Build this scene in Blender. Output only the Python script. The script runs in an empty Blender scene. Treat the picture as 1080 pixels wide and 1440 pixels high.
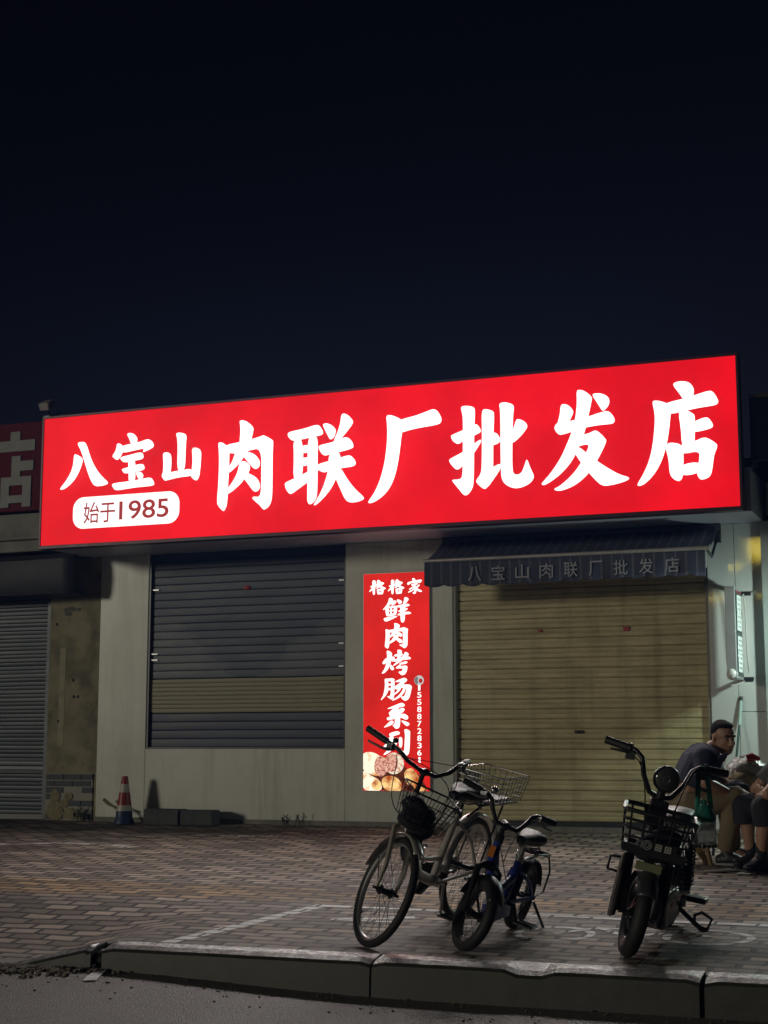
import bpy, bmesh, math, random
from mathutils import Vector, Matrix, noise

random.seed(7)
C = bpy.context.scene.collection
SC = bpy.context.scene
R = math.radians
V = Vector

# ------------------------------------------------------------------ camera
YAW, PITCH = R(22.0), math.atan(335 / 2200.0)
CAM = V((0.0, -13.8, 0.706))
fw = V((-math.sin(YAW) * math.cos(PITCH), math.cos(YAW) * math.cos(PITCH), math.sin(PITCH)))
rt = V((math.cos(YAW), math.sin(YAW), 0))
up = rt.cross(fw)
cd = bpy.data.cameras.new("camera")
cam = bpy.data.objects.new("camera", cd)
C.objects.link(cam)
M3 = Matrix((rt, up, -fw)).transposed()
cam.matrix_world = Matrix.Translation(CAM) @ M3.to_4x4()
cd.sensor_fit = 'VERTICAL'
cd.sensor_height = 36
cd.sensor_width = 27
cd.lens = 36 * 2200 / 1440.0
cd.clip_start = 0.05
cd.clip_end = 3000
SC.camera = cam

# ------------------------------------------------------------------ light and exposure
SUN_EL, SUN_AZ = R(8.0), R(38.0)          # a far street light, low, from the front left
w = bpy.data.worlds.new("World")
SC.world = w
w.use_nodes = True
wn, wl = w.node_tree.nodes, w.node_tree.links
wn.clear()
wo = wn.new('ShaderNodeOutputWorld')
bg = wn.new('ShaderNodeBackground')
sky = wn.new('ShaderNodeTexSky')
sky.sky_type = 'NISHITA'
sky.sun_disc = False
sky.sun_elevation = R(-5.0)
sky.sun_rotation = R(0)
sky.air_density = 1.0
sky.dust_density = 0.6
hs = wn.new('ShaderNodeMixRGB')             # night air over the town: the twilight sky shifted to navy
hs.blend_type = 'MULTIPLY'
hs.inputs['Fac'].default_value = 1.0
hs.inputs['Color2'].default_value = (1.05, 0.95, 1.35, 1)
wl.new(sky.outputs[0], hs.inputs['Color1'])
wl.new(hs.outputs[0], bg.inputs['Color'])
bg.inputs['Strength'].default_value = 0.095
wl.new(bg.outputs[0], wo.inputs[0])
sd = bpy.data.lights.new("sun", 'SUN')
sd.energy = 0.52
sd.angle = R(8)
sd.color = (1.0, 0.94, 0.76)
sun = bpy.data.objects.new("sun", sd)
C.objects.link(sun)
dirv = V((math.sin(SUN_AZ) * math.cos(SUN_EL), math.cos(SUN_AZ) * math.cos(SUN_EL), -math.sin(SUN_EL)))
sun.rotation_euler = (-dirv).to_track_quat('Z', 'Y').to_euler()
vs = SC.view_settings
vs.view_transform = 'Standard'
vs.look = 'None'
vs.exposure = 0.0
vs.gamma = 1.0
vs.use_curve_mapping = False
SC.render.engine = 'CYCLES'
SC.cycles.max_bounces = 6
SC.cycles.use_denoising = True
SC.cycles.sample_clamp_indirect = 4.0

# ------------------------------------------------------------------ materials
def mat(name, col, rough=0.6, metal=0.0, var=0.12, vscale=6.0, bump=0.0, bscale=40.0, spec=0.5, coords='Object', dirt=None, dscale=2.0, damt=0.5, stretch=None, streak=None):
    m = bpy.data.materials.new(name)
    m.use_nodes = True
    nt = m.node_tree
    n, l = nt.nodes, nt.links
    b = n['Principled BSDF']
    b.inputs['Roughness'].default_value = rough
    b.inputs['Metallic'].default_value = metal
    b.inputs['Specular IOR Level'].default_value = spec
    tc = n.new('ShaderNodeTexCoord')
    src = tc.outputs[coords]
    if stretch:
        mp = n.new('ShaderNodeMapping')
        mp.inputs['Scale'].default_value = stretch
        l.new(src, mp.inputs[0])
        src = mp.outputs[0]
    nz = n.new('ShaderNodeTexNoise')
    nz.inputs['Scale'].default_value = vscale
    nz.inputs['Detail'].default_value = 6
    nz.inputs['Roughness'].default_value = 0.65
    l.new(src, nz.inputs['Vector'])
    cr = n.new('ShaderNodeValToRGB')
    cr.color_ramp.elements[0].position = 0.3
    cr.color_ramp.elements[1].position = 0.7
    lo = [max(0, c * (1 - var)) for c in col]
    hi = [min(1, c * (1 + var)) for c in col]
    cr.color_ramp.elements[0].color = (*lo, 1)
    cr.color_ramp.elements[1].color = (*hi, 1)
    l.new(nz.outputs['Fac'], cr.inputs[0])
    out = cr.outputs[0]
    if dirt:
        n2 = n.new('ShaderNodeTexNoise')
        n2.inputs['Scale'].default_value = dscale
        n2.inputs['Detail'].default_value = 8
        n2.inputs['Roughness'].default_value = 0.7
        l.new(src, n2.inputs['Vector'])
        r2 = n.new('ShaderNodeValToRGB')
        r2.color_ramp.elements[0].position = 0.45
        r2.color_ramp.elements[1].position = 0.72
        r2.color_ramp.elements[1].color = (damt, damt, damt, 1)
        l.new(n2.outputs['Fac'], r2.inputs[0])
        mx = n.new('ShaderNodeMixRGB')
        l.new(r2.outputs[0], mx.inputs['Fac'])
        l.new(out, mx.inputs['Color1'])
        mx.inputs['Color2'].default_value = (*dirt, 1)
        out = mx.outputs[0]
    if streak:                                # rain and rust runs
        sc3, col3, amt3 = streak
        mp3 = n.new('ShaderNodeMapping')
        mp3.inputs['Scale'].default_value = sc3
        l.new(tc.outputs[coords], mp3.inputs[0])
        n4 = n.new('ShaderNodeTexNoise')
        n4.inputs['Scale'].default_value = 1.0
        n4.inputs['Detail'].default_value = 7
        n4.inputs['Roughness'].default_value = 0.7
        l.new(mp3.outputs[0], n4.inputs['Vector'])
        r4 = n.new('ShaderNodeValToRGB')
        r4.color_ramp.elements[0].position = 0.5
        r4.color_ramp.elements[1].position = 0.75
        r4.color_ramp.elements[1].color = (amt3, amt3, amt3, 1)
        l.new(n4.outputs['Fac'], r4.inputs[0])
        m4 = n.new('ShaderNodeMixRGB')
        l.new(r4.outputs[0], m4.inputs['Fac'])
        l.new(out, m4.inputs['Color1'])
        m4.inputs['Color2'].default_value = (*col3, 1)
        out = m4.outputs[0]
    l.new(out, b.inputs['Base Color'])
    mr = n.new('ShaderNodeMapRange')
    mr.inputs['To Min'].default_value = max(0.02, rough - 0.1)
    mr.inputs['To Max'].default_value = min(1, rough + 0.1)
    l.new(nz.outputs['Fac'], mr.inputs['Value'])
    l.new(mr.outputs[0], b.inputs['Roughness'])
    if bump:
        n3 = n.new('ShaderNodeTexNoise')
        n3.inputs['Scale'].default_value = bscale
        n3.inputs['Detail'].default_value = 5
        l.new(src, n3.inputs['Vector'])
        bp = n.new('ShaderNodeBump')
        bp.inputs['Strength'].default_value = bump
        bp.inputs['Distance'].default_value = 0.01
        l.new(n3.outputs['Fac'], bp.inputs['Height'])
        l.new(bp.outputs[0], b.inputs['Normal'])
    return m


def glow(name, col, strength, var=0.06, vscale=1.2, col2=None, lo=0.4, hi=0.62, detail=3.0):
    """backlit acrylic: diffuse film in front of lamps"""
    m = bpy.data.materials.new(name)
    m.use_nodes = True
    n, l = m.node_tree.nodes, m.node_tree.links
    b = n['Principled BSDF']
    b.inputs['Base Color'].default_value = (*[c * 0.08 for c in col], 1)
    b.inputs['Roughness'].default_value = 0.5
    b.inputs['Specular IOR Level'].default_value = 0.2
    tc = n.new('ShaderNodeTexCoord')
    nz = n.new('ShaderNodeTexNoise')
    nz.inputs['Scale'].default_value = vscale
    nz.inputs['Detail'].default_value = detail
    l.new(tc.outputs['Object'], nz.inputs['Vector'])
    cr = n.new('ShaderNodeValToRGB')
    cr.color_ramp.elements[0].position = lo
    cr.color_ramp.elements[1].position = hi
    c2 = col2 or tuple(c * (1 - 2 * var) for c in col)
    cr.color_ramp.elements[0].color = (*c2, 1)
    cr.color_ramp.elements[1].color = (*col, 1)
    l.new(nz.outputs['Fac'], cr.inputs[0])
    l.new(cr.outputs[0], b.inputs['Emission Color'])
    b.inputs['Emission Strength'].default_value = strength
    return m


def worn_paint(name, col, lo, hi, scale=9.0):
    m = mat(name, col, 0.7, var=0.2, vscale=25)
    n, l = m.node_tree.nodes, m.node_tree.links
    b = n['Principled BSDF']
    tc = n.new('ShaderNodeTexCoord')
    nz = n.new('ShaderNodeTexNoise')
    nz.inputs['Scale'].default_value = scale
    nz.inputs['Detail'].default_value = 9
    nz.inputs['Roughness'].default_value = 0.75
    l.new(tc.outputs['Object'], nz.inputs['Vector'])
    cr = n.new('ShaderNodeValToRGB')
    cr.color_ramp.elements[0].position = lo
    cr.color_ramp.elements[1].position = hi
    l.new(nz.outputs['Fac'], cr.inputs[0])
    m['mask'] = 1
    nzw = n.new('ShaderNodeTexNoise')          # the paint is broken at the joints between the pavers
    nzw.inputs['Scale'].default_value = 2.3
    nzw.inputs['Detail'].default_value = 4
    l.new(tc.outputs['Object'], nzw.inputs['Vector'])
    su = n.new('ShaderNodeVectorMath')
    su.operation = 'SUBTRACT'
    su.inputs[1].default_value = (0.5, 0.5, 0.5)
    l.new(nzw.outputs['Color'], su.inputs[0])
    sl = n.new('ShaderNodeVectorMath')
    sl.operation = 'SCALE'
    sl.inputs['Scale'].default_value = 0.075
    l.new(su.outputs[0], sl.inputs[0])
    av = n.new('ShaderNodeVectorMath')
    l.new(tc.outputs['Object'], av.inputs[0])
    l.new(sl.outputs[0], av.inputs[1])
    br = n.new('ShaderNodeTexBrick')
    br.inputs['Scale'].default_value = 1.0
    br.inputs['Brick Width'].default_value = 0.225
    br.inputs['Row Height'].default_value = 0.112
    br.inputs['Mortar Size'].default_value = 0.011
    br.inputs['Mortar Smooth'].default_value = 0.2
    l.new(av.outputs[0], br.inputs['Vector'])
    iv = n.new('ShaderNodeMath')
    iv.operation = 'SUBTRACT'
    iv.use_clamp = True
    l.new(cr.outputs[0], iv.inputs[0])
    l.new(br.outputs['Fac'], iv.inputs[1])
    l.new(iv.outputs[0], b.inputs['Alpha'])
    return m


def glass(name, col, rough=0.08, alpha=0.35):
    m = mat(name, col, rough, var=0.05)
    b = m.node_tree.nodes['Principled BSDF']
    b.inputs['Transmission Weight'].default_value = 0.85
    b.inputs['IOR'].default_value = 1.35
    return m

# ------------------------------------------------------------------ mesh builder
class MB:
    def __init__(s):
        s.v, s.f = [], []

    def add(s, vs_, fs_):
        o = len(s.v)
        s.v += [V(p) for p in vs_]
        s.f += [tuple(i + o for i in f) for f in fs_]
        return s

    def box(s, c, d, rot=None, taper=None):
        hx, hy, hz = d[0] / 2, d[1] / 2, d[2] / 2
        pts = []
        for sz in (-1, 1):
            k = 1.0 if (taper is None or sz < 0) else taper
            for sx, sy in ((-1, -1), (1, -1), (1, 1), (-1, 1)):
                p = V((sx * hx * k, sy * hy * k, sz * hz))
                if rot is not None:
                    p = rot @ p
                pts.append(p + V(c))
        return s.add(pts, [(3, 2, 1, 0), (4, 5, 6, 7), (0, 1, 5, 4), (1, 2, 6, 5), (2, 3, 7, 6), (3, 0, 4, 7)])

    def span(s, x0, x1, y0, y1, z0, z1):
        return s.box(((x0 + x1) / 2, (y0 + y1) / 2, (z0 + z1) / 2), (abs(x1 - x0), abs(y1 - y0), abs(z1 - z0)))

    def tube(s, pts, r, n=8, closed=False, flat=1.0, ref=None):
        pts = [V(p) for p in pts]
        N = len(pts)
        rs = r if isinstance(r, (list, tuple)) else [r] * N
        ring = []
        prev = None
        for i in range(N):
            if closed:
                t = pts[(i + 1) % N] - pts[i - 1]
            elif i == 0:
                t = pts[1] - pts[0]
            elif i == N - 1:
                t = pts[-1] - pts[-2]
            else:
                t = (pts[i + 1] - pts[i]).normalized() + (pts[i] - pts[i - 1]).normalized()
            t.normalize()
            if ref is not None:
                a = V(ref) - t * t.dot(V(ref))
            elif prev is None:
                a = V((0, 0, 1)) if abs(t.z) < 0.9 else V((1, 0, 0))
                a = a - t * t.dot(a)
            else:
                a = prev - t * t.dot(prev)
            if a.length < 1e-6:
                a = t.orthogonal()
            a.normalize()
            prev = a
            b_ = t.cross(a)
            ring.append([pts[i] + (a * math.cos(2 * math.pi * k / n) + b_ * (flat * math.sin(2 * math.pi * k / n))) * rs[i] for k in range(n)])
        vs_ = [p for q in ring for p in q]
        fs_ = []
        for i in range(N if closed else N - 1):
            j = (i + 1) % N
            for k in range(n):
                k2 = (k + 1) % n
                fs_.append((i * n + k, i * n + k2, j * n + k2, j * n + k))
        if not closed:
            fs_.append(tuple(range(n - 1, -1, -1)))
            fs_.append(tuple((N - 1) * n + k for k in range(n)))
        return s.add(vs_, fs_)

    def cyl(s, a, b_, r0, r1=None, n=12):
        return s.tube([a, b_], [r0, r0 if r1 is None else r1], n)

    def ring(s, c, ax, rad, r, n=40, m=8, flat=1.0):
        ax = V(ax).normalized()
        u = ax.orthogonal().normalized()
        w_ = ax.cross(u)
        pts = [V(c) + (u * math.cos(2 * math.pi * i / n) + w_ * math.sin(2 * math.pi * i / n)) * rad for i in range(n)]
        vs_, fs_ = [], []
        for i in range(n):
            d = (pts[i] - V(c)).normalized()
            for k in range(m):
                a = 2 * math.pi * k / m
                vs_.append(pts[i] + d * (r * math.cos(a)) + ax * (r * flat * math.sin(a)))
        for i in range(n):
            j = (i + 1) % n
            for k in range(m):
                k2 = (k + 1) % m
                fs_.append((i * m + k, i * m + k2, j * m + k2, j * m + k))
        return s.add(vs_, fs_)

    def ball(s, c, rad, rot=None, nu=14, nv=9):
        rad = rad if isinstance(rad, (tuple, list)) else (rad,) * 3
        vs_ = [V((0, 0, -1))]
        for j in range(1, nv):
            a = -math.pi / 2 + math.pi * j / nv
            for i in range(nu):
                b_ = 2 * math.pi * i / nu
                vs_.append(V((math.cos(a) * math.cos(b_), math.cos(a) * math.sin(b_), math.sin(a))))
        vs_.append(V((0, 0, 1)))
        fs_ = []
        for i in range(nu):
            fs_.append((0, 1 + (i + 1) % nu, 1 + i))
        for j in range(nv - 2):
            for i in range(nu):
                a = 1 + j * nu
                i2 = (i + 1) % nu
                fs_.append((a + i, a + i2, a + nu + i2, a + nu + i))
        t = 1 + (nv - 2) * nu
        for i in range(nu):
            fs_.append((t + i, t + (i + 1) % nu, len(vs_) - 1))
        out = []
        for p in vs_:
            q = V((p.x * rad[0], p.y * rad[1], p.z * rad[2]))
            if rot is not None:
                q = rot @ q
            out.append(q + V(c))
        return s.add(out, fs_)

    def lathe(s, prof, o=(0, 0, 0), n=24, rot=None):
        vs_, fs_ = [], []
        for (r, z) in prof:
            for i in range(n):
                a = 2 * math.pi * i / n
                p = V((r * math.cos(a), r * math.sin(a), z))
                if rot is not None:
                    p = rot @ p
                vs_.append(p + V(o))
        for j in range(len(prof) - 1):
            for i in range(n):
                i2 = (i + 1) % n
                fs_.append((j * n + i, j * n + i2, (j + 1) * n + i2, (j + 1) * n + i))
        fs_.append(tuple(range(n - 1, -1, -1)))
        fs_.append(tuple((len(prof) - 1) * n + i for i in range(n)))
        return s.add(vs_, fs_)

    def face(s, pts):
        return s.add(pts, [tuple(range(len(pts)))])

    def prism(s, pts, d):
        """closed prism: polygon pts moved by vector d"""
        n = len(pts)
        a = [V(p) for p in pts]
        b_ = [p + V(d) for p in a]
        return s.add(a + b_, [tuple(range(n)), tuple(range(2 * n - 1, n - 1, -1))] + [(i, n + i, n + (i + 1) % n, (i + 1) % n) for i in range(n)])

    def grid(s, rows):
        n = len(rows[0])
        vs_ = [p for r_ in rows for p in r_]
        fs_ = [(j * n + i, j * n + i + 1, (j + 1) * n + i + 1, (j + 1) * n + i) for j in range(len(rows) - 1) for i in range(n - 1)]
        return s.add(vs_, fs_)

    def build(s, name, m=None, parent=None, smooth=True, bevel=0.0, solid=0.0, remesh=0.0, sub=0, fix=False, angle=40):
        me = bpy.data.meshes.new(name)
        me.from_pydata([tuple(p) for p in s.v], [], s.f)
        me.update()
        if fix:
            bm = bmesh.new()
            bm.from_mesh(me)
            bmesh.ops.recalc_face_normals(bm, faces=bm.faces)
            bm.to_mesh(me)
            bm.free()
        o = bpy.data.objects.new(name, me)
        C.objects.link(o)
        if m is not None:
            me.materials.append(m)
        if parent is not None:
            o.parent = parent
        if smooth:
            for p in me.polygons:
                p.use_smooth = True
            if not remesh:
                try:
                    me.set_sharp_from_angle(angle=R(angle))
                except Exception:
                    pass
        if remesh:
            q = o.modifiers.new("remesh", 'REMESH')
            q.mode = 'VOXEL'
            q.voxel_size = remesh
            q.use_smooth_shade = True
            k = o.modifiers.new("smooth", 'SMOOTH')
            k.factor = 0.6
            k.iterations = 5
        if solid:
            q = o.modifiers.new("solid", 'SOLIDIFY')
            q.thickness = solid
            q.offset = 0
        if bevel:
            q = o.modifiers.new("bevel", 'BEVEL')
            q.width = bevel
            q.segments = 2
            q.limit_method = 'ANGLE'
            q.angle_limit = R(35)
        if sub:
            q = o.modifiers.new("sub", 'SUBSURF')
            q.levels = sub
            q.render_levels = sub
        return o


def tag(o, label=None, cat=None, group=None, kind=None):
    if label:
        o['label'] = label
    if cat:
        o['category'] = cat
    if group:
        o['group'] = group
    if kind:
        o['kind'] = kind
    return o


def empty(name, loc=(0, 0, 0), rz=0.0, **k):
    o = bpy.data.objects.new(name, None)
    o.empty_display_size = 0.1
    C.objects.link(o)
    o.location = loc
    o.rotation_euler = (0, 0, rz)
    return tag(o, **k)


def copy_tree(o, parent=None):
    c = o.copy()
    C.objects.link(c)
    c.parent = parent
    for ch in list(o.children):
        copy_tree(ch, c)
    return c


def chaikin(pl, it=2):
    for _ in range(it):
        q = []
        for i in range(len(pl)):
            a, b_ = pl[i], pl[(i + 1) % len(pl)]
            q.append((a[0] * .75 + b_[0] * .25, a[1] * .75 + b_[1] * .25))
            q.append((a[0] * .25 + b_[0] * .75, a[1] * .25 + b_[1] * .75))
        pl = q
    return pl


def inset(q, d):
    """points of outline q moved inwards by d; those that would leave a thin tip are dropped"""
    n = len(q)
    ar = sum(q[i][0] * q[(i + 1) % n][1] - q[(i + 1) % n][0] * q[i][1] for i in range(n))
    sg = 1 if ar > 0 else -1
    def dist(p):
        m_ = 9
        for i in range(n):
            a, e = q[i], q[(i + 1) % n]
            vx, vy = e[0] - a[0], e[1] - a[1]
            l2 = vx * vx + vy * vy or 1e-12
            t = min(1, max(0, ((p[0] - a[0]) * vx + (p[1] - a[1]) * vy) / l2))
            m_ = min(m_, math.hypot(p[0] - a[0] - vx * t, p[1] - a[1] - vy * t))
        return m_
    def inside(p):
        c = False
        for i in range(n):
            a, e = q[i], q[(i + 1) % n]
            if (a[1] > p[1]) != (e[1] > p[1]) and p[0] < (e[0] - a[0]) * (p[1] - a[1]) / (e[1] - a[1]) + a[0]:
                c = not c
        return c
    out = []
    for i in range(n):
        a, e = q[i - 1], q[(i + 1) % n]
        tx, ty = e[0] - a[0], e[1] - a[1]
        L_ = math.hypot(tx, ty) or 1
        p = (q[i][0] - sg * ty / L_ * d, q[i][1] + sg * tx / L_ * d)
        if inside(p) and dist(p) > d * .88:
            out.append(p)
    return out


def strokes(mb, polys, ox, oy, oz, step=0.0005):
    """brush strokes standing in the x-z plane, facing -y, each a hair in front of the one before"""
    for i, pl in enumerate(polys):
        y = oy - i * step
        q = [V((ox + a, y, oz + b_)) for a, b_ in chaikin(pl)]
        ar = sum(q[i_].x * q[(i_ + 1) % len(q)].z - q[(i_ + 1) % len(q)].x * q[i_].z for i_ in range(len(q)))
        if ar < 0:
            q.reverse()
        mb.face(q)


def text_mesh(s, size=1.0, offset=0.0, extrude=0.0, space=1.0):
    cu = bpy.data.curves.new("lettering", 'FONT')
    cu.body = s
    cu.size = size
    cu.offset = offset
    cu.extrude = extrude
    cu.space_character = space
    cu.align_x = 'CENTER'
    o = bpy.data.objects.new("lettering", cu)
    C.objects.link(o)
    dg = bpy.context.evaluated_depsgraph_get()
    me = bpy.data.meshes.new_from_object(o.evaluated_get(dg))
    bpy.data.objects.remove(o)
    bpy.data.curves.remove(cu)
    me.materials.clear()
    return me


def fit_text(name, s, m, parent, x0, x1, z0, z1, y, offset=0.0):
    """lettering in the x-z plane facing -y, fitted into a box"""
    me = text_mesh(s, 1.0, offset)
    xs = [v.co.x for v in me.vertices]
    ys = [v.co.y for v in me.vertices]
    ax, bx, ay, by = min(xs), max(xs), min(ys), max(ys)
    for v in me.vertices:
        v.co = V((x0 + (v.co.x - ax) / (bx - ax) * (x1 - x0), y, z0 + (v.co.y - ay) / (by - ay) * (z1 - z0)))
    me.materials.append(m)
    o = bpy.data.objects.new(name, me)
    C.objects.link(o)
    o.parent = parent
    return o

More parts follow.
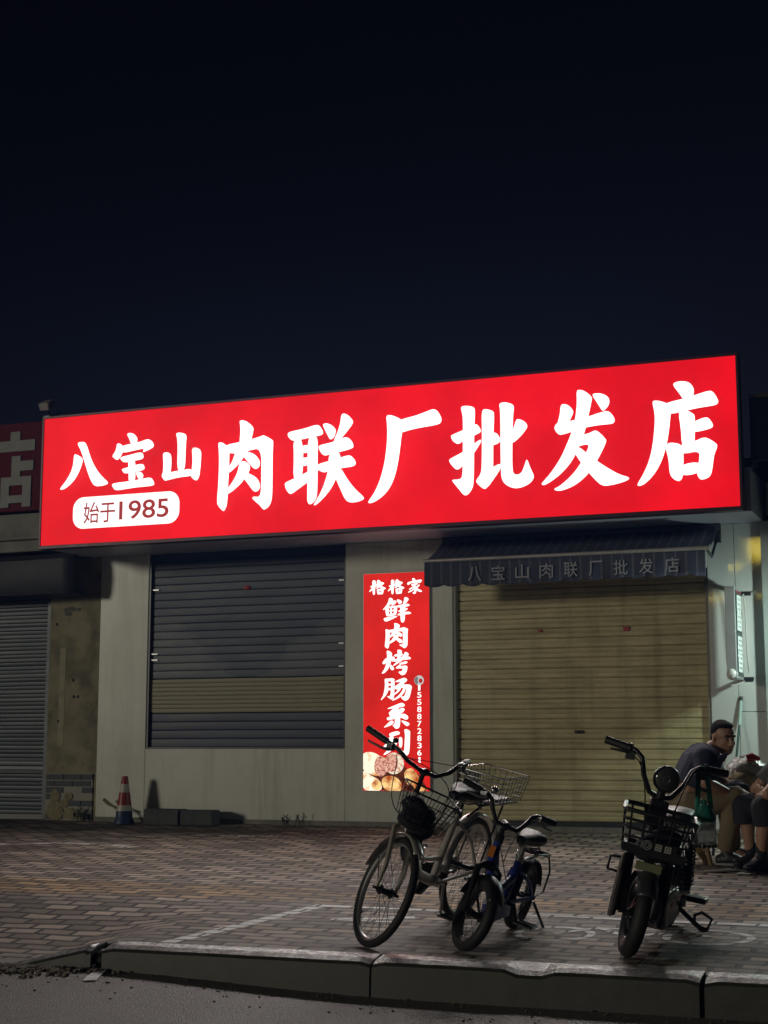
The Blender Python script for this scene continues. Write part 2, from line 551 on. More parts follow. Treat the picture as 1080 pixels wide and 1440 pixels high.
SIGN_GLYPHS={
 'ba':[[(.369,.907),(.398,.906),(.477,.861),(.470,.806),(.423,.698),(.362,.623),(.282,.569),(.236,.558),(.213,.569),(.279,.636),(.340,.728),(.365,.805)],[(.403,1.013),(.430,1.027),(.490,1.024),(.518,.985),(.563,.863),(.621,.756),(.696,.665),(.783,.595),(.743,.575),(.663,.567),(.618,.575),(.580,.617),(.541,.698),(.492,.828),(.452,.934)]],
 'bao':[[(.965,1.067),(1.004,1.078),(1.054,1.060),(1.089,1.018),(1.090,.984),(1.063,.947),(1.024,.949),(.995,1.020)],[(.857,.976),(.890,.981),(.930,.951),(.932,.888),(.889,.822),(.861,.814),(.816,.847),(.810,.862),(.847,.908),(.857,.952)],[(.902,.951),(1.035,.968),(1.134,.980),(1.205,1.002),(1.255,.976),(1.284,.921),(1.224,.891),(1.159,.869),(1.153,.881),(1.167,.910),(1.070,.897),(.910,.877)],[(.900,.841),(1.016,.857),(1.120,.876),(1.154,.862),(1.166,.822),(1.150,.804),(1.073,.795),(.946,.781),(.906,.816)],[(.918,.722),(.997,.736),(1.151,.765),(1.179,.729),(1.175,.695),(1.076,.687),(.960,.671),(.932,.697)],[(.989,.810),(1.061,.810),(1.076,.760),(1.079,.575),(1.002,.575),(1.000,.707)],[(.810,.588),(1.001,.595),(1.155,.609),(1.253,.622),(1.293,.562),(1.283,.533),(1.124,.532),(.992,.523),(.859,.511),(.825,.548)],[(1.078,.687),(1.136,.683),(1.170,.647),(1.160,.614),(1.122,.597),(1.099,.632)]],
 'shan':[[(1.513,1.030),(1.548,1.039),(1.613,1.022),(1.635,.996),(1.626,.915),(1.623,.646),(1.535,.642),(1.537,.921),(1.527,.990)],[(1.373,.854),(1.438,.851),(1.474,.820),(1.470,.646),(1.428,.577),(1.401,.574),(1.362,.625),(1.383,.657),(1.383,.768)],[(1.378,.645),(1.470,.656),(1.588,.667),(1.695,.677),(1.702,.602),(1.590,.600),(1.504,.591),(1.401,.572)],[(1.689,.872),(1.739,.878),(1.799,.845),(1.793,.720),(1.782,.597),(1.756,.553),(1.724,.562),(1.675,.609),(1.701,.679),(1.701,.794)]],
 'rou':[[(1.974,.898),(1.990,.910),(2.025,.901),(2.058,.877),(2.097,.853),(2.096,.689),(2.088,.476),(2.083,.307),(2.056,.248),(2.037,.242),(1.989,.291),(1.969,.328),(1.982,.483),(1.988,.696),(1.983,.825)],[(2.034,.875),(2.199,.894),(2.324,.913),(2.417,.930),(2.451,.944),(2.486,.927),(2.555,.887),(2.557,.855),(2.551,.728),(2.554,.447),(2.551,.335),(2.529,.267),(2.476,.230),(2.453,.240),(2.425,.276),(2.347,.340),(2.345,.358),(2.362,.364),(2.432,.355),(2.436,.525),(2.434,.823),(2.294,.803),(2.083,.781)],[(2.197,1.099),(2.235,1.105),(2.290,1.081),(2.345,1.030),(2.351,1.001),(2.328,.911),(2.309,.837),(2.200,.838),(2.203,.909),(2.211,.994),(2.206,1.059)],[(2.157,.795),(2.215,.844),(2.286,.825),(2.252,.749),(2.202,.682),(2.078,.587),(2.077,.644),(2.131,.715)],[(2.231,.815),(2.310,.791),(2.372,.762),(2.420,.702),(2.423,.667),(2.409,.632),(2.374,.622),(2.343,.640),(2.311,.681),(2.244,.750)],[(2.225,.712),(2.280,.701),(2.319,.660),(2.316,.617),(2.297,.583),(2.263,.536),(2.205,.476),(2.078,.389),(2.077,.449),(2.150,.536),(2.188,.612),(2.202,.682)],[(2.274,.599),(2.344,.570),(2.399,.531),(2.427,.476),(2.423,.434),(2.400,.411),(2.373,.406),(2.346,.425),(2.307,.477),(2.251,.544)]],
 'lian':[[(2.699,.931),(2.721,.954),(2.870,.971),(3.006,1.003),(3.041,.978),(3.074,.918),(3.054,.896),(2.967,.886),(2.845,.871),(2.762,.861),(2.722,.889)],[(2.761,.886),(2.867,.886),(2.866,.482),(2.765,.481),(2.772,.714)],[(2.910,.907),(2.993,.892),(3.015,.858),(3.014,.697),(3.015,.337),(2.989,.282),(2.942,.249),(2.915,.271),(2.909,.319),(2.913,.543)],[(2.850,.814),(2.929,.815),(2.929,.744),(2.851,.736)],[(2.851,.697),(2.929,.699),(2.930,.624),(2.852,.614)],[(2.678,.462),(2.691,.477),(2.769,.505),(2.874,.546),(3.021,.604),(3.022,.540),(2.910,.459),(2.832,.412),(2.753,.362),(2.727,.366),(2.691,.413)],[(3.008,.624),(3.133,.649),(3.245,.673),(3.331,.691),(3.365,.669),(3.401,.622),(3.391,.579),(3.246,.573),(3.117,.550),(3.082,.542),(3.039,.559),(3.004,.594)],[(3.058,.996),(3.097,1.008),(3.149,.989),(3.196,.945),(3.197,.909),(3.180,.866),(3.150,.846),(3.132,.854),(3.097,.925)],[(3.250,1.074),(3.278,1.085),(3.321,1.064),(3.368,1.012),(3.371,.984),(3.330,.931),(3.244,.841),(3.193,.813),(3.175,.838),(3.210,.900),(3.244,1.002)],[(3.020,.794),(3.055,.807),(3.158,.820),(3.279,.859),(3.321,.855),(3.360,.817),(3.377,.775),(3.369,.748),(3.245,.725),(3.124,.706),(3.099,.699),(3.064,.710),(3.029,.761)],[(3.129,.729),(3.241,.733),(3.250,.601),(3.203,.476),(3.152,.384),(3.075,.301),(2.998,.240),(2.976,.247),(2.989,.266),(3.058,.374),(3.108,.506),(3.125,.577)],[(3.151,.580),(3.250,.577),(3.297,.494),(3.383,.377),(3.489,.284),(3.468,.262),(3.400,.246),(3.332,.248),(3.289,.284),(3.246,.378),(3.186,.505)]],
 'chang':[[(3.824,.981),(3.982,1.005),(4.098,1.039),(4.156,1.056),(4.196,1.031),(4.233,.965),(4.229,.926),(4.200,.905),(4.031,.891),(3.932,.879),(3.841,.856),(3.757,.908)],[(3.695,1.020),(3.716,1.035),(3.766,1.024),(3.849,.980),(3.883,.938),(3.849,.862),(3.832,.705),(3.803,.534),(3.757,.396),(3.690,.306),(3.598,.244),(3.535,.227),(3.513,.242),(3.573,.313),(3.632,.427),(3.678,.582),(3.701,.746),(3.707,.872),(3.703,.960)]],
 'pi':[[(4.413,1.045),(4.439,1.060),(4.521,1.049),(4.553,1.021),(4.539,.859),(4.534,.352),(4.510,.287),(4.467,.244),(4.432,.251),(4.394,.303),(4.325,.386),(4.334,.396),(4.408,.393),(4.428,.433),(4.432,.741),(4.434,.951),(4.424,1.002)],[(4.317,.792),(4.332,.803),(4.442,.840),(4.550,.885),(4.576,.873),(4.606,.820),(4.593,.800),(4.528,.776),(4.432,.737),(4.397,.715),(4.371,.717),(4.332,.749)],[(4.296,.571),(4.318,.591),(4.431,.637),(4.527,.701),(4.596,.743),(4.609,.728),(4.570,.665),(4.526,.609),(4.430,.516),(4.395,.484),(4.365,.483),(4.326,.523)],[(4.610,1.000),(4.642,1.014),(4.711,.994),(4.730,.965),(4.717,.762),(4.713,.447),(4.704,.374),(4.652,.295),(4.622,.291),(4.567,.341),(4.548,.372),(4.593,.422),(4.607,.479),(4.612,.811)],[(4.696,.795),(4.747,.791),(4.776,.745),(4.789,.715),(4.758,.688),(4.699,.676)],[(4.688,.474),(4.786,.517),(4.786,.467),(4.704,.357),(4.652,.295),(4.635,.370)],[(4.773,1.045),(4.797,1.059),(4.848,1.055),(4.899,1.034),(4.914,1.008),(4.902,.938),(4.893,.707),(4.889,.436),(4.908,.406),(4.941,.399),(4.975,.418),(4.997,.469),(5.019,.533),(5.031,.520),(5.055,.449),(5.088,.381),(5.075,.342),(5.041,.311),(4.973,.283),(4.906,.279),(4.839,.308),(4.801,.347),(4.785,.401),(4.782,.550),(4.785,.923),(4.781,1.006)],[(4.927,.891),(4.952,.899),(5.007,.872),(5.038,.828),(5.014,.789),(4.954,.723),(4.882,.675),(4.883,.782),(4.913,.838)]],
 'fa':[[(5.333,.990),(5.364,1.000),(5.408,.983),(5.447,.932),(5.446,.906),(5.410,.839),(5.369,.781),(5.298,.804),(5.308,.847),(5.327,.907)],[(5.276,.805),(5.303,.838),(5.405,.841),(5.458,.848),(5.582,.869),(5.696,.899),(5.748,.906),(5.782,.883),(5.814,.828),(5.806,.794),(5.772,.786),(5.685,.786),(5.554,.775),(5.430,.745),(5.332,.722),(5.302,.738),(5.276,.779)],[(5.478,1.101),(5.503,1.116),(5.560,1.093),(5.616,1.040),(5.615,1.010),(5.582,.877),(5.544,.723),(5.489,.597),(5.425,.480),(5.335,.386),(5.237,.319),(5.174,.288),(5.148,.303),(5.166,.323),(5.238,.397),(5.329,.522),(5.393,.656),(5.439,.766),(5.468,.878),(5.482,1.008)],[(5.612,1.060),(5.647,1.070),(5.708,1.061),(5.760,1.028),(5.772,.984),(5.758,.946),(5.722,.908),(5.700,.911),(5.671,.966)],[(5.517,.712),(5.587,.720),(5.632,.745),(5.666,.731),(5.734,.657),(5.733,.631),(5.697,.556),(5.648,.473),(5.576,.370),(5.492,.298),(5.412,.256),(5.324,.231),(5.271,.239),(5.262,.255),(5.316,.275),(5.432,.367),(5.513,.474),(5.558,.557),(5.586,.629),(5.489,.613),(5.463,.608)],[(5.444,.574),(5.489,.614),(5.558,.549),(5.643,.478),(5.746,.402),(5.848,.339),(5.915,.318),(5.930,.300),(5.898,.281),(5.811,.260),(5.725,.249),(5.682,.260),(5.640,.297),(5.572,.379),(5.495,.484)]],
 'dian':[[(6.314,1.086),(6.348,1.109),(6.415,1.109),(6.465,1.090),(6.497,1.040),(6.496,.993),(6.477,.948),(6.410,.941),(6.370,1.008)],[(6.242,.929),(6.403,.956),(6.520,.983),(6.629,1.010),(6.661,.992),(6.700,.916),(6.695,.891),(6.670,.876),(6.533,.867),(6.416,.849),(6.281,.828),(6.207,.885)],[(6.139,.951),(6.158,.962),(6.205,.954),(6.259,.932),(6.308,.894),(6.294,.827),(6.278,.691),(6.248,.540),(6.194,.400),(6.124,.302),(6.055,.243),(6.008,.229),(5.989,.243),(6.049,.333),(6.107,.457),(6.140,.608),(6.159,.786),(6.156,.864)],[(6.358,.855),(6.417,.863),(6.490,.819),(6.500,.793),(6.491,.573),(6.482,.523),(6.382,.530),(6.378,.700)],[(6.480,.748),(6.539,.769),(6.593,.783),(6.621,.766),(6.650,.713),(6.644,.688),(6.602,.675),(6.477,.655)],[(6.262,.586),(6.317,.584),(6.375,.565),(6.398,.504),(6.383,.285),(6.366,.257),(6.341,.250),(6.300,.274),(6.271,.318),(6.267,.445),(6.244,.536)],[(6.349,.558),(6.492,.582),(6.567,.614),(6.616,.593),(6.676,.547),(6.678,.517),(6.648,.452),(6.638,.377),(6.623,.295),(6.597,.263),(6.539,.248),(6.515,.268),(6.498,.311),(6.524,.419),(6.530,.499),(6.372,.476)],[(6.361,.391),(6.540,.409),(6.537,.309),(6.358,.290)]],
}
POSTER_GLYPHS={
 'ge':[[(.092,1.982),(.117,1.987),(.132,1.975),(.129,1.938),(.123,1.893),(.123,1.853),(.111,1.843),(.098,1.854),(.098,1.916)],[(.071,1.929),(.135,1.949),(.141,1.929),(.077,1.916)],[(.098,1.928),(.117,1.921),(.098,1.894),(.065,1.872),(.062,1.881),(.083,1.903)],[(.144,1.986),(.166,1.988),(.181,1.967),(.215,1.960),(.218,1.949),(.184,1.925),(.135,1.898),(.132,1.909),(.163,1.934),(.144,1.926),(.126,1.918),(.141,1.949)],[(.144,1.949),(.190,1.927),(.239,1.905),(.227,1.894),(.202,1.895),(.163,1.923)],[(.141,1.898),(.209,1.905),(.212,1.885),(.144,1.881)],[(.141,1.898),(.163,1.897),(.169,1.848),(.149,1.845)],[(.187,1.896),(.216,1.901),(.205,1.845),(.184,1.851)],[(.157,1.869),(.202,1.872),(.201,1.849),(.155,1.847)]],
 'ge2':[[(.284,1.980),(.308,1.985),(.323,1.973),(.320,1.936),(.314,1.891),(.314,1.851),(.302,1.842),(.290,1.852),(.290,1.915)],[(.262,1.927),(.326,1.947),(.332,1.927),(.268,1.914)],[(.290,1.926),(.308,1.920),(.290,1.892),(.256,1.871),(.253,1.879),(.274,1.901)],[(.335,1.984),(.356,1.986),(.372,1.965),(.405,1.958),(.408,1.947),(.375,1.923),(.326,1.896),(.323,1.908),(.353,1.932),(.335,1.924),(.317,1.917),(.332,1.947)],[(.335,1.947),(.381,1.925),(.429,1.904),(.417,1.893),(.393,1.894),(.353,1.921)],[(.332,1.896),(.399,1.904),(.402,1.883),(.335,1.879)],[(.332,1.896),(.354,1.895),(.359,1.847),(.339,1.843)],[(.377,1.894),(.406,1.899),(.396,1.844),(.374,1.849)],[(.347,1.867),(.393,1.870),(.391,1.847),(.345,1.846)]],
 'jia':[[(.500,1.988),(.524,1.990),(.536,1.976),(.530,1.962),(.506,1.963)],[(.457,1.951),(.469,1.956),(.590,1.976),(.602,1.967),(.593,1.948),(.572,1.938),(.566,1.949),(.478,1.941),(.472,1.927),(.457,1.928),(.452,1.940)],[(.487,1.932),(.560,1.944),(.563,1.930),(.499,1.915)],[(.517,1.926),(.536,1.925),(.547,1.893),(.547,1.860),(.532,1.838),(.517,1.841),(.502,1.853),(.523,1.858),(.526,1.883)],[(.526,1.920),(.535,1.911),(.505,1.892),(.472,1.879),(.469,1.888),(.502,1.906)],[(.526,1.897),(.535,1.888),(.499,1.864),(.463,1.852),(.460,1.860),(.499,1.881)],[(.541,1.905),(.569,1.929),(.583,1.923),(.574,1.912),(.550,1.891)],[(.535,1.902),(.565,1.887),(.607,1.864),(.595,1.855),(.568,1.859),(.541,1.882)]],
 'xian':[[(.266,1.808),(.282,1.813),(.309,1.798),(.306,1.784),(.275,1.740),(.209,1.694),(.202,1.703),(.236,1.735),(.260,1.774)],[(.282,1.779),(.336,1.786),(.345,1.768),(.324,1.747),(.282,1.728),(.306,1.750),(.275,1.748)],[(.227,1.724),(.263,1.726),(.266,1.650),(.245,1.631),(.233,1.662)],[(.230,1.724),(.342,1.737),(.348,1.720),(.263,1.711)],[(.315,1.733),(.348,1.737),(.351,1.692),(.342,1.653),(.315,1.651)],[(.280,1.720),(.297,1.722),(.297,1.649),(.281,1.646)],[(.257,1.694),(.324,1.697),(.324,1.683),(.257,1.680)],[(.245,1.660),(.342,1.663),(.342,1.644),(.245,1.631)],[(.209,1.620),(.287,1.632),(.354,1.638),(.351,1.630),(.287,1.601),(.236,1.584),(.218,1.595)],[(.342,1.791),(.366,1.793),(.397,1.778),(.403,1.764),(.378,1.745),(.360,1.759)],[(.421,1.808),(.445,1.813),(.469,1.795),(.466,1.784),(.439,1.751),(.409,1.741),(.415,1.769),(.424,1.791)],[(.348,1.737),(.409,1.744),(.466,1.750),(.481,1.733),(.469,1.725),(.409,1.718),(.351,1.715)],[(.360,1.687),(.421,1.705),(.454,1.711),(.460,1.697),(.433,1.681),(.366,1.669)],[(.354,1.655),(.408,1.665),(.469,1.677),(.496,1.659),(.487,1.651),(.420,1.647),(.360,1.638)],[(.384,1.747),(.436,1.745),(.430,1.656),(.428,1.588),(.408,1.567),(.387,1.584),(.384,1.657)]],
 'rou':[[(.229,1.510),(.235,1.514),(.249,1.512),(.261,1.506),(.277,1.499),(.275,1.454),(.270,1.395),(.267,1.348),(.256,1.332),(.249,1.330),(.230,1.343),(.222,1.353),(.229,1.396),(.233,1.455),(.232,1.491)],[(.252,1.505),(.317,1.511),(.366,1.518),(.403,1.524),(.417,1.528),(.431,1.523),(.458,1.513),(.459,1.504),(.455,1.469),(.455,1.390),(.454,1.359),(.444,1.340),(.423,1.329),(.414,1.332),(.403,1.342),(.372,1.359),(.372,1.364),(.378,1.366),(.406,1.364),(.409,1.411),(.409,1.494),(.354,1.487),(.270,1.479)],[(.318,1.568),(.332,1.570),(.354,1.564),(.376,1.550),(.378,1.543),(.368,1.517),(.360,1.497),(.317,1.496),(.318,1.516),(.323,1.539),(.321,1.557)],[(.300,1.484),(.323,1.498),(.351,1.493),(.337,1.472),(.317,1.453),(.267,1.426),(.267,1.441),(.289,1.462)],[(.329,1.490),(.360,1.484),(.385,1.477),(.403,1.460),(.404,1.451),(.399,1.441),(.385,1.438),(.372,1.443),(.360,1.454),(.334,1.472)],[(.326,1.461),(.348,1.459),(.363,1.448),(.362,1.436),(.354,1.426),(.340,1.413),(.317,1.396),(.266,1.371),(.266,1.387),(.295,1.412),(.311,1.433),(.317,1.453)],[(.345,1.431),(.372,1.423),(.394,1.413),(.405,1.398),(.403,1.386),(.394,1.379),(.383,1.378),(.372,1.383),(.357,1.397),(.335,1.415)]],
 'kao':[[(.197,1.196),(.216,1.223),(.240,1.245),(.246,1.238),(.243,1.203),(.224,1.183),(.205,1.184)],[(.240,1.308),(.259,1.312),(.297,1.291),(.297,1.262),(.286,1.197),(.264,1.143),(.227,1.104),(.197,1.092),(.192,1.100),(.221,1.139),(.243,1.198),(.249,1.258)],[(.294,1.257),(.318,1.251),(.329,1.236),(.307,1.202),(.291,1.212)],[(.275,1.182),(.296,1.172),(.321,1.142),(.315,1.130),(.296,1.123),(.280,1.138)],[(.315,1.269),(.356,1.278),(.398,1.279),(.414,1.274),(.398,1.259),(.323,1.251)],[(.350,1.313),(.366,1.319),(.396,1.311),(.398,1.294),(.382,1.220),(.350,1.221),(.356,1.270)],[(.307,1.222),(.372,1.240),(.430,1.249),(.468,1.253),(.494,1.232),(.473,1.223),(.398,1.220),(.318,1.201)],[(.425,1.293),(.446,1.293),(.470,1.273),(.462,1.260),(.409,1.219),(.361,1.191),(.313,1.162),(.307,1.172),(.366,1.220),(.398,1.249),(.422,1.274)],[(.361,1.186),(.430,1.207),(.451,1.206),(.457,1.189),(.398,1.175)],[(.334,1.147),(.366,1.171),(.387,1.185),(.382,1.160),(.441,1.169),(.457,1.154),(.446,1.110),(.430,1.085),(.403,1.075),(.387,1.081),(.361,1.106),(.366,1.111),(.398,1.113),(.409,1.140),(.371,1.141),(.345,1.139)]],
 'chang2':[[(.219,1.049),(.259,1.046),(.261,.937),(.243,.898),(.189,.844),(.181,.849),(.205,.884),(.221,.943),(.226,1.002)],[(.224,1.049),(.264,1.046),(.296,1.052),(.326,1.040),(.320,1.023),(.259,1.019)],[(.286,1.036),(.326,1.035),(.320,.936),(.320,.872),(.299,.848),(.283,.855),(.245,.878),(.253,.883),(.280,.883),(.286,.937)],[(.256,.999),(.291,1.002),(.291,.984),(.256,.979)],[(.256,.957),(.291,.962),(.291,.939),(.256,.935)],[(.326,1.020),(.371,1.037),(.419,1.054),(.446,1.043),(.454,1.026),(.398,.987),(.472,.991),(.499,.973),(.493,.944),(.477,.875),(.456,.844),(.429,.836),(.408,.847),(.382,.874),(.392,.879),(.419,.876),(.437,.915),(.440,.959),(.398,.960),(.344,.941),(.323,.951),(.323,.971),(.366,.997),(.392,1.019),(.344,1.010)],[(.366,.960),(.392,.955),(.366,.921),(.323,.892),(.318,.902),(.350,.931)],[(.414,.960),(.438,.954),(.419,.910),(.376,.867),(.307,.838),(.293,.843),(.355,.877),(.398,.925)]],
 'xi':[[(.245,.767),(.317,.793),(.392,.822),(.419,.810),(.427,.792),(.413,.783),(.344,.771),(.259,.762)],[(.312,.769),(.376,.773),(.336,.744),(.397,.773),(.421,.768),(.426,.748),(.376,.709),(.307,.680),(.280,.690),(.261,.725),(.275,.737)],[(.240,.683),(.317,.700),(.381,.714),(.418,.719),(.455,.699),(.463,.679),(.450,.662),(.429,.662),(.397,.680),(.344,.675),(.264,.656),(.248,.661)],[(.325,.690),(.381,.690),(.378,.606),(.365,.584),(.339,.576),(.323,.587),(.296,.617),(.325,.616)],[(.285,.656),(.312,.651),(.315,.631),(.280,.607),(.218,.588),(.216,.595),(.253,.627)],[(.381,.658),(.429,.648),(.471,.630),(.474,.615),(.450,.600),(.429,.611)]],
 'lie':[[(.264,.528),(.288,.543),(.349,.557),(.373,.548),(.376,.528),(.344,.518),(.275,.504)],[(.275,.509),(.314,.516),(.306,.489),(.344,.491),(.365,.479),(.344,.435),(.322,.396),(.253,.347),(.213,.333),(.208,.340),(.258,.386),(.306,.435),(.322,.465),(.290,.455),(.258,.411),(.197,.403),(.226,.430),(.253,.470)],[(.274,.450),(.296,.455),(.317,.425),(.309,.411),(.285,.425)],[(.418,.567),(.437,.577),(.476,.559),(.479,.547),(.476,.450),(.470,.352),(.444,.325),(.423,.333),(.386,.364),(.391,.369),(.420,.367),(.423,.450),(.429,.523)],[(.365,.499),(.386,.503),(.402,.489),(.399,.411),(.381,.401),(.367,.420)]],
}
# ------------------------------------------------------------------ ground
def wob(x, y):
    return noise.noise(V((x * 0.9, y * 0.9, 0))) * 0.006 + noise.noise(V((x * 2.2, y * 2.2, 3))) * 0.002

def sstep(a, b_, x):
    t = min(1, max(0, (x - a) / (b_ - a)))
    return t * t * (3 - 2 * t)

def gz(x, y):
    dip = 0.115 * sstep(-4.33, -4.95, x) * sstep(-4.9, -6.6, y)
    return 0.04 * y + wob(x, y) - dip


PAVE = bpy.data.materials.new("brick_pavers")
PAVE.use_nodes = True
def pave_nodes():
    n, l = PAVE.node_tree.nodes, PAVE.node_tree.links
    b = n['Principled BSDF']
    tc = n.new('ShaderNodeTexCoord')
    nzw = n.new('ShaderNodeTexNoise')
    nzw.inputs['Scale'].default_value = 2.3
    nzw.inputs['Detail'].default_value = 4
    l.new(tc.outputs['Object'], nzw.inputs['Vector'])
    sub = n.new('ShaderNodeVectorMath')
    sub.operation = 'SUBTRACT'
    sub.inputs[1].default_value = (0.5, 0.5, 0.5)
    l.new(nzw.outputs['Color'], sub.inputs[0])
    sc_ = n.new('ShaderNodeVectorMath')
    sc_.operation = 'SCALE'
    sc_.inputs['Scale'].default_value = 0.075
    l.new(sub.outputs[0], sc_.inputs[0])
    ad = n.new('ShaderNodeVectorMath')
    l.new(tc.outputs['Object'], ad.inputs[0])
    l.new(sc_.outputs[0], ad.inputs[1])
    br = n.new('ShaderNodeTexBrick')
    br.inputs['Scale'].default_value = 1.0
    br.inputs['Brick Width'].default_value = 0.225
    br.inputs['Row Height'].default_value = 0.112
    br.inputs['Mortar Size'].default_value = 0.0165
    br.inputs['Mortar Smooth'].default_value = 0.25
    br.inputs['Bias'].default_value = -0.1
    br.inputs['Color1'].default_value = (0.0, 0.0, 0.0, 1)
    br.inputs['Color2'].default_value = (1, 1, 1, 1)
    br.inputs['Mortar'].default_value = (0.5, 0.5, 0.5, 1)
    l.new(ad.outputs[0], br.inputs['Vector'])
    # stone colours
    cr = n.new('ShaderNodeValToRGB')
    el = cr.color_ramp.elements
    el[0].color = (0.150, 0.118, 0.092, 1)
    el[1].color = (0.52, 0.425, 0.345, 1)
    e = el.new(0.5)
    e.color = (0.31, 0.25, 0.205, 1)
    l.new(br.outputs['Color'], cr.inputs[0])
    # yellowish guide course along the facade
    sx = n.new('ShaderNodeSeparateXYZ')
    l.new(ad.outputs[0], sx.inputs[0])
    m1 = n.new('ShaderNodeMapRange')
    m1.inputs['From Min'].default_value = -5.05
    m1.inputs['From Max'].default_value = -5.0
    l.new(sx.outputs['Y'], m1.inputs['Value'])
    m2 = n.new('ShaderNodeMapRange')
    m2.inputs['From Min'].default_value = -4.38
    m2.inputs['From Max'].default_value = -4.43
    l.new(sx.outputs['Y'], m2.inputs['Value'])
    mm = n.new('ShaderNodeMath')
    mm.operation = 'MULTIPLY'
    l.new(m1.outputs[0], mm.inputs[0])
    l.new(m2.outputs[0], mm.inputs[1])
    m3 = n.new('ShaderNodeMath')
    m3.operation = 'MULTIPLY'
    m3.inputs[1].default_value = 0.75
    l.new(mm.outputs[0], m3.inputs[0])
    mx = n.new('ShaderNodeMixRGB')
    mx.blend_type = 'MULTIPLY'
    mx.inputs['Color2'].default_value = (1.15, 0.86, 0.42, 1)
    l.new(m3.outputs[0], mx.inputs['Fac'])
    l.new(cr.outputs[0], mx.inputs['Color1'])
    # stains
    nz = n.new('ShaderNodeTexNoise')
    nz.inputs['Scale'].default_value = 1.1
    nz.inputs['Detail'].default_value = 9
    nz.inputs['Roughness'].default_value = 0.68
    l.new(tc.outputs['Object'], nz.inputs['Vector'])
    r2 = n.new('ShaderNodeValToRGB')
    r2.color_ramp.elements[0].position = 0.33
    r2.color_ramp.elements[0].color = (0.5, 0.5, 0.5, 1)
    r2.color_ramp.elements[1].position = 0.66
    r2.color_ramp.elements[1].color = (1.25, 1.22, 1.2, 1)
    l.new(nz.outputs['Fac'], r2.inputs[0])
    mu = n.new('ShaderNodeMixRGB')
    mu.blend_type = 'MULTIPLY'
    mu.inputs['Fac'].default_value = 1
    l.new(mx.outputs[0], mu.inputs['Color1'])
    l.new(r2.outputs[0], mu.inputs['Color2'])
    # sandy dark joints
    mj = n.new('ShaderNodeMixRGB')
    mj.inputs['Color2'].default_value = (0.014, 0.012, 0.010, 1)
    l.new(br.outputs['Fac'], mj.inputs['Fac'])
    l.new(mu.outputs[0], mj.inputs['Color1'])
    l.new(mj.outputs[0], b.inputs['Base Color'])
    rr = n.new('ShaderNodeMapRange')
    rr.inputs['To Min'].default_value = 0.55
    rr.inputs['To Max'].default_value = 0.9
    l.new(nz.outputs['Fac'], rr.inputs['Value'])
    l.new(rr.outputs[0], b.inputs['Roughness'])
    # height: joints low, each stone a little higher or lower, rough faces
    nf = n.new('ShaderNodeTexNoise')
    nf.inputs['Scale'].default_value = 60
    nf.inputs['Detail'].default_value = 4
    l.new(tc.outputs['Object'], nf.inputs['Vector'])
    h1 = n.new('ShaderNodeMath')
    h1.operation = 'MULTIPLY'
    h1.inputs[1].default_value = 0.7
    l.new(br.outputs['Color'], h1.inputs[0])
    h2 = n.new('ShaderNodeMath')
    h2.operation = 'MULTIPLY_ADD'
    h2.inputs[1].default_value = 0.22
    l.new(nf.outputs['Fac'], h2.inputs[0])
    l.new(h1.outputs[0], h2.inputs[2])
    h3 = n.new('ShaderNodeMath')
    h3.operation = 'SUBTRACT'
    l.new(h2.outputs[0], h3.inputs[0])
    l.new(br.outputs['Fac'], h3.inputs[1])
    bp = n.new('ShaderNodeBump')
    bp.inputs['Strength'].default_value = 0.9
    bp.inputs['Distance'].default_value = 0.019
    l.new(h3.outputs[0], bp.inputs['Height'])
    l.new(bp.outputs[0], b.inputs['Normal'])
pave_nodes()

ASPH = mat("asphalt", (0.20, 0.185, 0.17), 0.6, var=0.85, vscale=110, bump=1.0, bscale=130, dirt=(0.26, 0.235, 0.21), dscale=1.3, damt=0.8)
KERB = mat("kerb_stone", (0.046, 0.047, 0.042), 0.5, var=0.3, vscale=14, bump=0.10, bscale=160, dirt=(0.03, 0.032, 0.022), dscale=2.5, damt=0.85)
SOIL = mat("soil", (0.06, 0.05, 0.04), 0.95, var=0.4, vscale=1.2)

g = MB()
g.add([(-150, -150, -0.47), (150, -150, -0.47), (150, 150, -0.47), (-150, 150, -0.47)], [(0, 1, 2, 3)])
g.build("ground", SOIL, smooth=False)["kind"] = "structure"
def rz(x, y):
    return -0.43 + 0.01 * noise.noise(V((x * .8, y * .8, 9))) + 0.05 * sstep(-2.7, -4.3, x) * sstep(-7.7, -6.86, y)
g = MB()
g.grid([[(x, y, rz(x, y)) for x in [-60, -30, -15] + [-9 + i * 0.25 for i in range(48)] + [6, 15, 30, 60]] for y in [-40, -25, -18] + [-14 + i * 0.25 for i in range(30)] + [-6.62]])
g.build("road", ASPH)["kind"] = "structure"
g = MB()
xs = [-60, -40, -25, -16, -13] + [-12 + i * 0.09 for i in range(145)] + [2, 5, 10, 25, 60]
ys = [-6.69 + i * 0.09 for i in range(76)]
g.grid([[(x, y, gz(x, y)) for x in xs] for y in ys])
g.build("pavement", PAVE)["kind"] = "structure"

